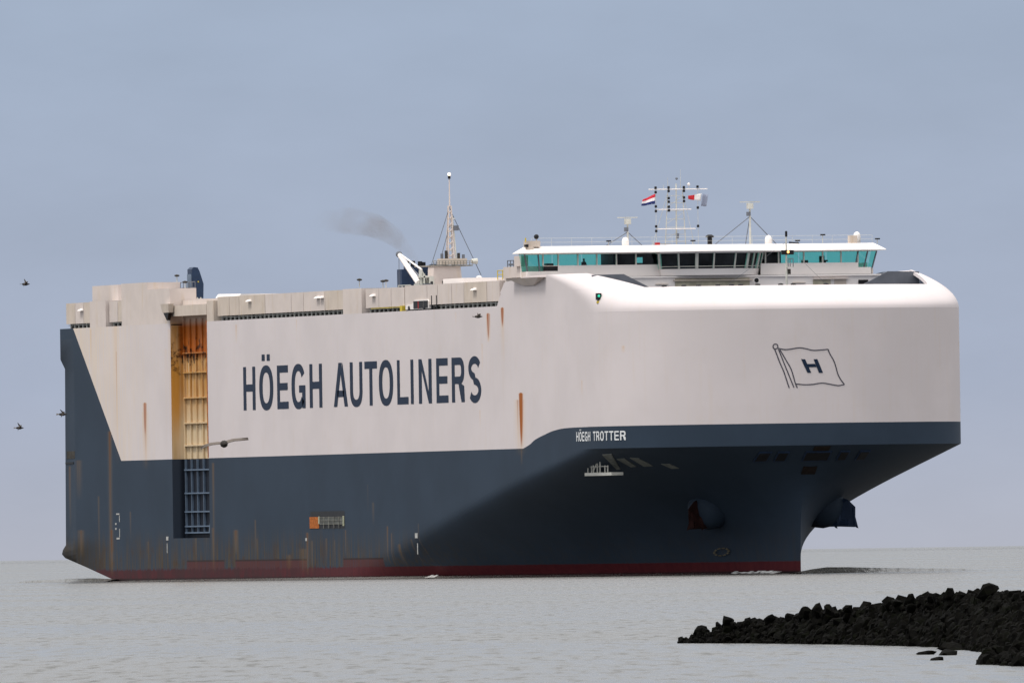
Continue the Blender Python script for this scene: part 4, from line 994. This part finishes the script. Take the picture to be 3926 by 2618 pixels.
flag('flag', [(XT + .2, FT - 2.15, 36.30), (XT - .3, FT - 3.45, 36.12), (XT - .3, FT - 3.30, 36.70), (XT + .2, FT - 2.10, 37.30)],
     cloth_mat('tricolour', (1, [(.02, .035, .16), (.75, .72, .74), (.50, .02, .04)])), 'red white and blue striped flag flying left of the lattice mast')
flag('flag', [(XT + .2, FT + 2.55, 36.55), (XT - .2, FT + 1.35, 36.75), (XT - .2, FT + 1.35, 37.05), (XT + .2, FT + 2.65, 37.30)],
     cloth_mat('white_red', (0, [(.70, .68, .68), (.55, .02, .03)])), 'small white and red flag with the red end outward, right of the lattice mast', .08)
flag('flag', [(XT + .4, FT + 2.50, 36.05), (XT + .2, FT + 3.10, 36.0), (XT + .2, FT + 3.30, 37.15), (XT + .4, FT + 2.70, 37.25)],
     cloth_mat('grey_cloth', (0, [(.22, .25, .34), (.25, .28, .37)])), 'plain grey blue flag hanging beneath the right end of the top yardarm', .05)

# person standing in the starboard wing
def person(loc, rz, label):
    me = bpy.data.meshes.new('person')
    V = [(0,0,.95),(0,0,1.2),(0,0,1.42),(0,.0,1.52),(.02,0,1.66),(.01,0,1.76),
         (0,.10,.9),(.02,.11,.5),(0,.12,.06),(.12,.12,.03),(0,-.10,.9),(.02,-.11,.5),(0,-.12,.06),(.12,-.12,.03),
         (0,.19,1.40),(.03,.25,1.12),(.14,.22,.90),(.18,.21,.82),(0,-.19,1.40),(.03,-.25,1.12),(.14,-.22,.90),(.18,-.21,.82)]
    Ed = [(0,1),(1,2),(2,3),(3,4),(4,5),(0,6),(6,7),(7,8),(8,9),(0,10),(10,11),(11,12),(12,13),(2,14),(14,15),(15,16),(16,17),(2,18),(18,19),(19,20),(20,21)]
    RR = [.15,.14,.15,.065,.105,.07,.10,.065,.05,.04,.10,.065,.05,.04,.075,.055,.045,.04,.075,.055,.045,.04]
    me.from_pydata(V, Ed, []); ob = bpy.data.objects.new('person', me); COL.objects.link(ob)
    sk = ob.modifiers.new('skin', 'SKIN'); ob.modifiers.new('sub', 'SUBSURF').render_levels = 1
    for i, s_ in enumerate(me.skin_vertices[0].data): s_.radius = (RR[i], RR[i]); s_.use_root = i == 0
    me.materials.append(M_CLOTH); ob.location = loc; ob.rotation_euler = (0, 0, rz)
    hb = MB().sphere((.0, 0, 1.70), .112, 10); hb.build('hair', M_BLACK, ob)
    tag(ob, label, 'person'); return ob
person((XB - 1.0, -12.05, 29.14), .2, 'dark clothed person standing behind the green bridge window near the left end')

# birds
M_GULL = paint('gull_grey', (.03, .026, .024), .8, .2, 4); M_GULL2 = paint('gull_wing', (.10, .085, .075), .8, .2, 4)
def gull(loc, span, label, tilt=0.0, dih=.1, yaw=0.0):
    r_ = empty('gull', loc); s_ = span / 2
    mb = MB(); pr = [(.015, -.32), (.07, -.24), (.105, -.08), (.10, .06), (.06, .16), (.05, .21), (.03, .27), (.006, .33)]
    mb.lathe((0, 0, 0), [(a, z) for a, z in pr], 10); mb.v = [(z * .9, x, y) for x, y, z in mb.v]; mb.build('body', M_GULL, r_, smooth=True)
    for k in (-1, 1):
        mb = MB(); up = []; lo_ = []
        for u, ch, sw, zz in ((.03, .17, 0, .03), (.25, .18, .05, .06 + dih * .2), (.48, .15, .06, .07 + dih * .3), (.75, .10, -.03, .05 + dih * .2), (1.0, .015, -.14, .02 + dih * (1 if k > 0 else -.6))):
            up.append((sw + ch * .55, k * u * s_, zz + .035)); lo_.append((sw - ch * .6, k * u * s_, zz - .03))
        n = len(up); mb.v = up + lo_ + [(x, y, z - .018) for x, y, z in up] + [(x, y, z - .012) for x, y, z in lo_]
        for i in range(n - 1):
            mb.f += [(i, i + 1, n + i + 1, n + i), (2*n + i, 3*n + i, 3*n + i + 1, 2*n + i + 1), (i, 2*n + i, 2*n + i + 1, i + 1), (n + i, n + i + 1, 3*n + i + 1, 3*n + i)]
        mb.f += [(0, n, 3*n, 2*n), (n - 1, 3*n - 1, 4*n - 1, 2*n - 1)]
        mb.mi = [0] * len(mb.f); mb.build('wing', M_GULL2, r_)
    MB().prism([(-.27, -.03, .0), (-.27, .03, .0), (-.43, .07, .005), (-.43, -.07, .005)], (0, 0, .012)).build('tail', M_GULL2, r_)
    r_.rotation_euler = (tilt, 0, yaw); tag(r_, label, 'bird', 'gulls flying near the ship'); return r_
gull((1506.52, -463.4, 5.56), 1.36, 'largest gull gliding with wide spread wings beside the side ramp recess', R(-9), -.02, R(172))
for (loc, lab, t) in (((735, -252, 11.79), 'tiny gull close to the stern edge above the far sea', 1.0), ((637.8, -227.9, 11.56), 'tiny gull lowest and farthest left of the stern', .6),
                      ((638.1, -227.4, 21.5), 'tiny gull high in the sky left of the stern house', .2), ((646.8, -197.3, 18.8), 'tiny gull against the pale side above the last letters', -.4)):
    gull(loc, .32, lab, t, .3, R(60))

# ------------------------------------------------------------------ breakwater in the foreground
def stone_mat():
    mt, g, b, o = newmat('weedy_rock')
    c = g.n('ShaderNodeTexCoord').outputs['Object']; oi = g.n('ShaderNodeObjectInfo').outputs['Random']
    f = g.noise(c, 3.0, 5, .65)
    col = g.mix(g.step(f, .35, .65), (.0006, .0006, .0006), (.0024, .0022, .0014))
    col = g.mix(g.m('MULTIPLY', g.step(g.noise(c, 1.3, 3), .52, .64), .6), col, (.0022, .0032, .0008))
    g.put(b.inputs['Base Color'], g.mix(g.step(oi, .2, 1, 0, .5), col, (.0028, .0027, .0025)))
    b.inputs['Roughness'].default_value = .85; b.inputs['Specular IOR Level'].default_value = .04
    bp = g.n('ShaderNodeBump'); bp.inputs['Strength'].default_value = .6; bp.inputs['Distance'].default_value = .05
    g.put(bp.inputs['Height'], f); g.put(b.inputs['Normal'], bp.outputs[0]); return mt
M_STONE = stone_mat(); M_PATH = paint('breakwater_path', (.006, .006, .007), .9, .2, 1)
rng = random.Random(11)
def stone_mesh(seed):
    r_ = random.Random(seed); bm = bmesh.new()
    for _ in range(22):
        v = Vector((r_.gauss(0, 1), r_.gauss(0, 1), r_.gauss(0, 1))).normalized() * r_.uniform(.8, 1.05)
        bm.verts.new((v.x, v.y * r_.uniform(.75, 1), v.z * .82))
    res = bmesh.ops.convex_hull(bm, input=bm.verts); bmesh.ops.delete(bm, geom=[e for e in res['geom_interior'] if isinstance(e, bmesh.types.BMVert)], context='VERTS')
    me = bpy.data.meshes.new('stone'); bm.to_mesh(me); bm.free(); me.materials.append(M_STONE); return me
SM = [stone_mesh(s_) for s_ in range(14)]
# toe and crest lines of the bank (far tip first, nearest end last)
TOE = [(1541.9, -461.3, 0), (1549.1, -461.4, 0), (1565.4, -463.8, 0), (1576.0, -466.0, 0), (1586.0, -468.15, 0), (1612.0, -475.6, 0), (1636.0, -483.2, 0), (1654.0, -489.4, 0), (1661.0, -491.7, 0), (1668.1, -493.2, 0), (1676.0, -494.6, 0)]
CRE = [(1540.6, -460.9, .06), (1544.9, -460.4, .50), (1558.0, -461.6, .76), (1568.0, -463.3, 1.00), (1577.0, -465.2, 1.14), (1603.0, -471.4, 1.18), (1633.0, -480.6, 1.20), (1651.5, -487.0, 1.27), (1659.0, -489.2, 1.27), (1666.0, -490.6, 1.27), (1675.0, -492.2, 1.27)]
BAK = [(x - 3.0, y + 1.2 + .03 * (x - 1541), z) for x, y, z in CRE]
def lerpline(Ln, t):
    k = t * (len(Ln) - 1); i = min(int(k), len(Ln) - 2); return Vector(Ln[i]).lerp(Vector(Ln[i+1]), k - i)
bw = empty('breakwater', (1541.9, -461.3, 0)); tag(bw, 'low dark breakwater of weedy boulders running in from the lower right corner', 'breakwater')
inv = -Vector((1541.9, -461.3, 0))
mb = MB(); NB = 60
for i in range(NB + 1):
    t = i / NB; a, c_, d = lerpline(TOE, t), lerpline(CRE, t), lerpline(BAK, t)
    for p_ in (a + Vector((0, 0, -.6)), a.lerp(c_, .55) + Vector((0, 0, .02)), c_ - Vector((0, 0, .12)), d - Vector((0, 0, .10)), d + Vector((-2.5, 2.5, -2))): mb.v.append(tuple(p_ + inv))
for i in range(NB):
    for j in range(4): mb.f.append((i*5 + j, (i+1)*5 + j, (i+1)*5 + j + 1, i*5 + j + 1)); mb.mi.append(1 if j == 2 else 0)
mb.build('bank_core', [M_STONE, M_PATH], bw)
stones = []
def put(p_, r): stones.append((p_, r, rng.randrange(len(SM)), (rng.uniform(0, 6.28), rng.uniform(0, 6.28), rng.uniform(0, 6.28))))
def seglen(Ln): return [(Vector(b_) - Vector(a)).length for a, b_ in zip(Ln, Ln[1:])]
SLn = seglen(TOE)
for i, L_ in enumerate(SLn):
    nst = max(2, int(L_ / .45))
    for k in range(nst):
        t = (i + (k + rng.random()) / nst) / (len(TOE) - 1); a, c_ = lerpline(TOE, t), lerpline(CRE, t)
        rows = max(1, int(round((c_ - a).length / .33)))
        for j in range(rows + 1):
            u = (j + rng.uniform(-.3, .3)) / max(rows, 1); p_ = a.lerp(c_, min(max(u, -.03), 1.02)); s_ = min(1, .35 + t * 3)
            r = rng.choice([.10, .13, .16, .18, .20, .25]) * (s_ if u > .3 else s_ * .9)
            put(p_ + Vector((rng.uniform(-.15, .15), rng.uniform(-.1, .1), rng.uniform(-.08, .03))), r)
# skyline boulders, spaced as in view
for x, y, z, r in [(1541.3, -461.0, .10, .12), (1541.6, -460.8, .16, .14), (1542.0, -460.7, .32, .26), (1543.2, -460.6, .45, .16), (1544.4, -460.7, .58, .22), (1546.5, -460.8, .55, .18), (1549.0, -461.0, .60, .22),
                   (1551.0, -461.1, .66, .20), (1554.0, -461.6, .78, .26), (1556.0, -461.9, .85, .30), (1557.5, -462.1, .86, .24), (1560.0, -462.4, .88, .2), (1564.0, -463.0, .88, .2), (1567.5, -463.7, 1.02, .30), (1569.0, -464.0, 1.04, .2),
                   (1573.0, -464.9, 1.14, .2), (1577.0, -465.7, 1.2, .18), (1581.0, -466.5, 1.26, .24), (1583.5, -467.0, 1.22, .2), (1588.0, -468.0, 1.18, .15), (1593.5, -469.2, 1.16, .17), (1599.0, -470.7, 1.18, .2), (1603.5, -471.9, 1.22, .24)]:
    put(Vector((x, y, z - .02)), r * .78); put(Vector((x, y, z - .02 - r)), r * .8)
    put(Vector((x + .5, y, z - .10)), r * .5); put(Vector((x - .6, y + .1, z - .12)), r * .55); put(Vector((x + 1.2, y - .2, z - .13)), r * .45)
# which of them show: count unhidden cells of a coarse view grid, near to far
occ = set(); vis = []
for k, (p_, r, mi_, e_) in sorted(enumerate(stones), key=lambda q: (q[1][0] - CAM).length):
    v = p_ - CAM; d = v.dot(DIR); u0 = v.dot(RIGHT) / d * 83000 / 8; v0 = v.dot(UP) / d * 83000 / 8; rr = r / d * 83000 / 8
    cnt = 0
    if u0 < 246 + rr:
        for a in range(int(u0 - rr), int(u0 + rr) + 1):
            for c_ in range(int(v0 - rr), int(v0 + rr) + 1):
                if (a - u0) ** 2 + (c_ - v0) ** 2 <= rr * rr and (a, c_) not in occ: occ.add((a, c_)); cnt += 1
    vis.append((cnt, k))
vis.sort(reverse=True); keep = set(k for c_, k in vis[:285] if c_ > 0); rest = MB()
from mathutils import Euler
for k, (p_, r, mi_, e_) in enumerate(stones):
    if k in keep:
        ob = bpy.data.objects.new('stone', SM[mi_]); COL.objects.link(ob); ob.parent = bw; ob.location = p_ + inv; ob.rotation_euler = e_; ob.scale = (r * 1.15, r * 1.15, r)
    else:
        q = Euler(e_).to_matrix(); me = SM[mi_]
        rest.add([q @ (v.co * r * 1.1) + p_ + inv for v in me.vertices], [tuple(p2.vertices) for p2 in me.polygons])
rs = rest.build('stone_fill', M_STONE, bw); rs['kind'] = 'stuff'
def boulder(name, p_, sc_, seed, label, group=None):
    ob = bpy.data.objects.new(name, stone_mesh(seed)); COL.objects.link(ob); ob.location = p_; ob.scale = sc_; ob.rotation_euler = (.2, .1, seed); tag(ob, label, 'rock', group); return ob
boulder('boulder', (1590.7, -468.7, 1.33), (.36, .36, .26), 101, 'largest block standing up on the skyline of the breakwater crest')
boulder('boulder', (1594.6, -469.5, 1.22), (.2, .22, .16), 102, 'smaller block right beside the largest one on the breakwater crest')
for (x, y, z, r, s_, lab) in ((1617.8, -479.0, .02, .12, 111, 'upper small wet rock alone in the water left of the near bank'), (1642.0, -486.6, .02, .10, 112, 'lowest small wet rock alone in the water left of the near bank'),
                          (1622.0, -479.9, .02, .18, 113, 'flat wet rock awash just off the near bank'), (1600.0, -472.6, .03, .22, 114, 'long low rock awash where the near bank meets the far arm')):
    boulder('rock', (x, y, z), (r * 2.2, r * 1.6, r * .8), s_, lab, 'rocks awash off the bank')

# ------------------------------------------------------------------ water disturbed by the ship, foam, smoke
def ridge(name, pts, wd, h, mat):
    mb = MB(); n = len(pts)
    for i, p_ in enumerate(pts):
        a = Vector(pts[max(i-1, 0)]); c_ = Vector(pts[min(i+1, n-1)]); d = (c_ - a).normalized(); s_ = Vector((-d.y, d.x))
        k = (1 - i / n) ** .8 * (.12, .55, .9, 1)[min(i, 3)] if name == 'bow_wave' else math.sin(math.pi * min(1, (i + .6) / n)) ** .6
        for u in range(9):
            t = u / 8 * 2 - 1; q = Vector(p_) + s_ * wd * t
            mb.v.append((q.x, q.y, .01 + h * k * (.5 + .5 * math.cos(math.pi * t))))
    for i in range(n - 1):
        for u in range(8): mb.f.append((i*9 + u, (i+1)*9 + u, (i+1)*9 + u + 1, i*9 + u + 1)); mb.mi.append(0)
    o_ = mb.build(name, mat, smooth=True); tag(o_, None, None, kind='structure'); return o_
M_WAVE = water_material('wave_water', .6)
ridge('bow_wave', [(98.0, -.6), (97.0, 1.2), (95.6, 3.2), (93.6, 6), (91, 9.5), (87.5, 14), (83.5, 19), (80, 23)], 1.5, .8, M_WAVE)
ridge('stern_wave', [(-79, -18.6), (-85, -19.3), (-92, -20.5), (-100, -22.5)], 1.6, .42, M_WAVE)
ridge('dark_line_ridge', [(x, -breadth(x, 0) - .75) for x in (-79, -70, -55, -40, -25, -10, 5, 20, 35, 50, 62, 74, 84, 92, 97.5)], .7, .22, M_WAVE)  # low ridge added to draw a dark reflection line along the hull
M_FOAM = paint('foam', (.78, .78, .77), .9, .15, 1.2)
mb = MB()
for xa, xc in ((29, 30.5), (87.5, 95.5)):
    n = 12
    for i in range(n):
        x = xa + (xc - xa) * i / n; x2 = x + (xc - xa) / n; y = -breadth(x, 0); y2 = -breadth(x2, 0); h = .05 + .14 * rng.random()
        q = rng.uniform(.2, 1); mb.add([(x, y - .70, .17 + h), (x2, y2 - .70, .17 + h), (x2, y2 - .8 - .8 * q, .16 - .11 * q), (x, y - .8 - .8 * q, .16 - .11 * q)], [(3, 2, 1, 0)])
tag(mb.build('foam', M_FOAM), None, None, kind='stuff')

mt = bpy.data.materials.new('thin_smoke'); mt.use_nodes = True; t = mt.node_tree; t.nodes.clear(); g = G(t)
o = g.n('ShaderNodeOutputMaterial'); pv = g.n('ShaderNodeVolumePrincipled'); t.links.new(pv.outputs[0], o.inputs['Volume'])
pv.inputs['Color'].default_value = (.35, .31, .29, 1)
c = g.n('ShaderNodeTexCoord').outputs['Object']
spx = g.n('ShaderNodeSeparateXYZ'); g.put(spx.inputs[0], c)
den = g.m('MULTIPLY', g.step(g.noise(c, .35, 5, .62), .30, .75, 0, 1), g.m('MULTIPLY', g.step(spx.outputs[0], -31, -5, 0.04, .20), g.step(spx.outputs[0], -33, -24)))
g.put(pv.inputs['Density'], den)
mb = MB(); pts = [(-4.9, -7.6, 31.9, .3), (-7.5, -8.0, 33.2, .7), (-11, -8.4, 34.6, 1.2), (-16, -8.9, 35.7, 1.6), (-23, -9.4, 36.3, 1.8), (-33, -9.8, 36.5, 1.2)]
for x, y, z, r in pts:
    for i in range(10): a = 2 * math.pi * i / 10; mb.v.append((x, y + r * math.cos(a), z + r * .8 * math.sin(a)))
for k in range(len(pts) - 1):
    for i in range(10): mb.f.append((k*10 + i, k*10 + (i+1) % 10, (k+1)*10 + (i+1) % 10, (k+1)*10 + i)); mb.mi.append(0)
mb.f += [tuple(range(10))[::-1], tuple(range(len(pts)*10 - 10, len(pts)*10))]; mb.mi += [0, 0]
smoke = mb.build('smoke', mt)
bm = bmesh.new(); bm.from_mesh(smoke.data); bmesh.ops.recalc_face_normals(bm, faces=bm.faces); bm.to_mesh(smoke.data); bm.free()
tag(smoke, 'thin brown exhaust smoke drifting aft from the funnel', 'smoke', kind='stuff')
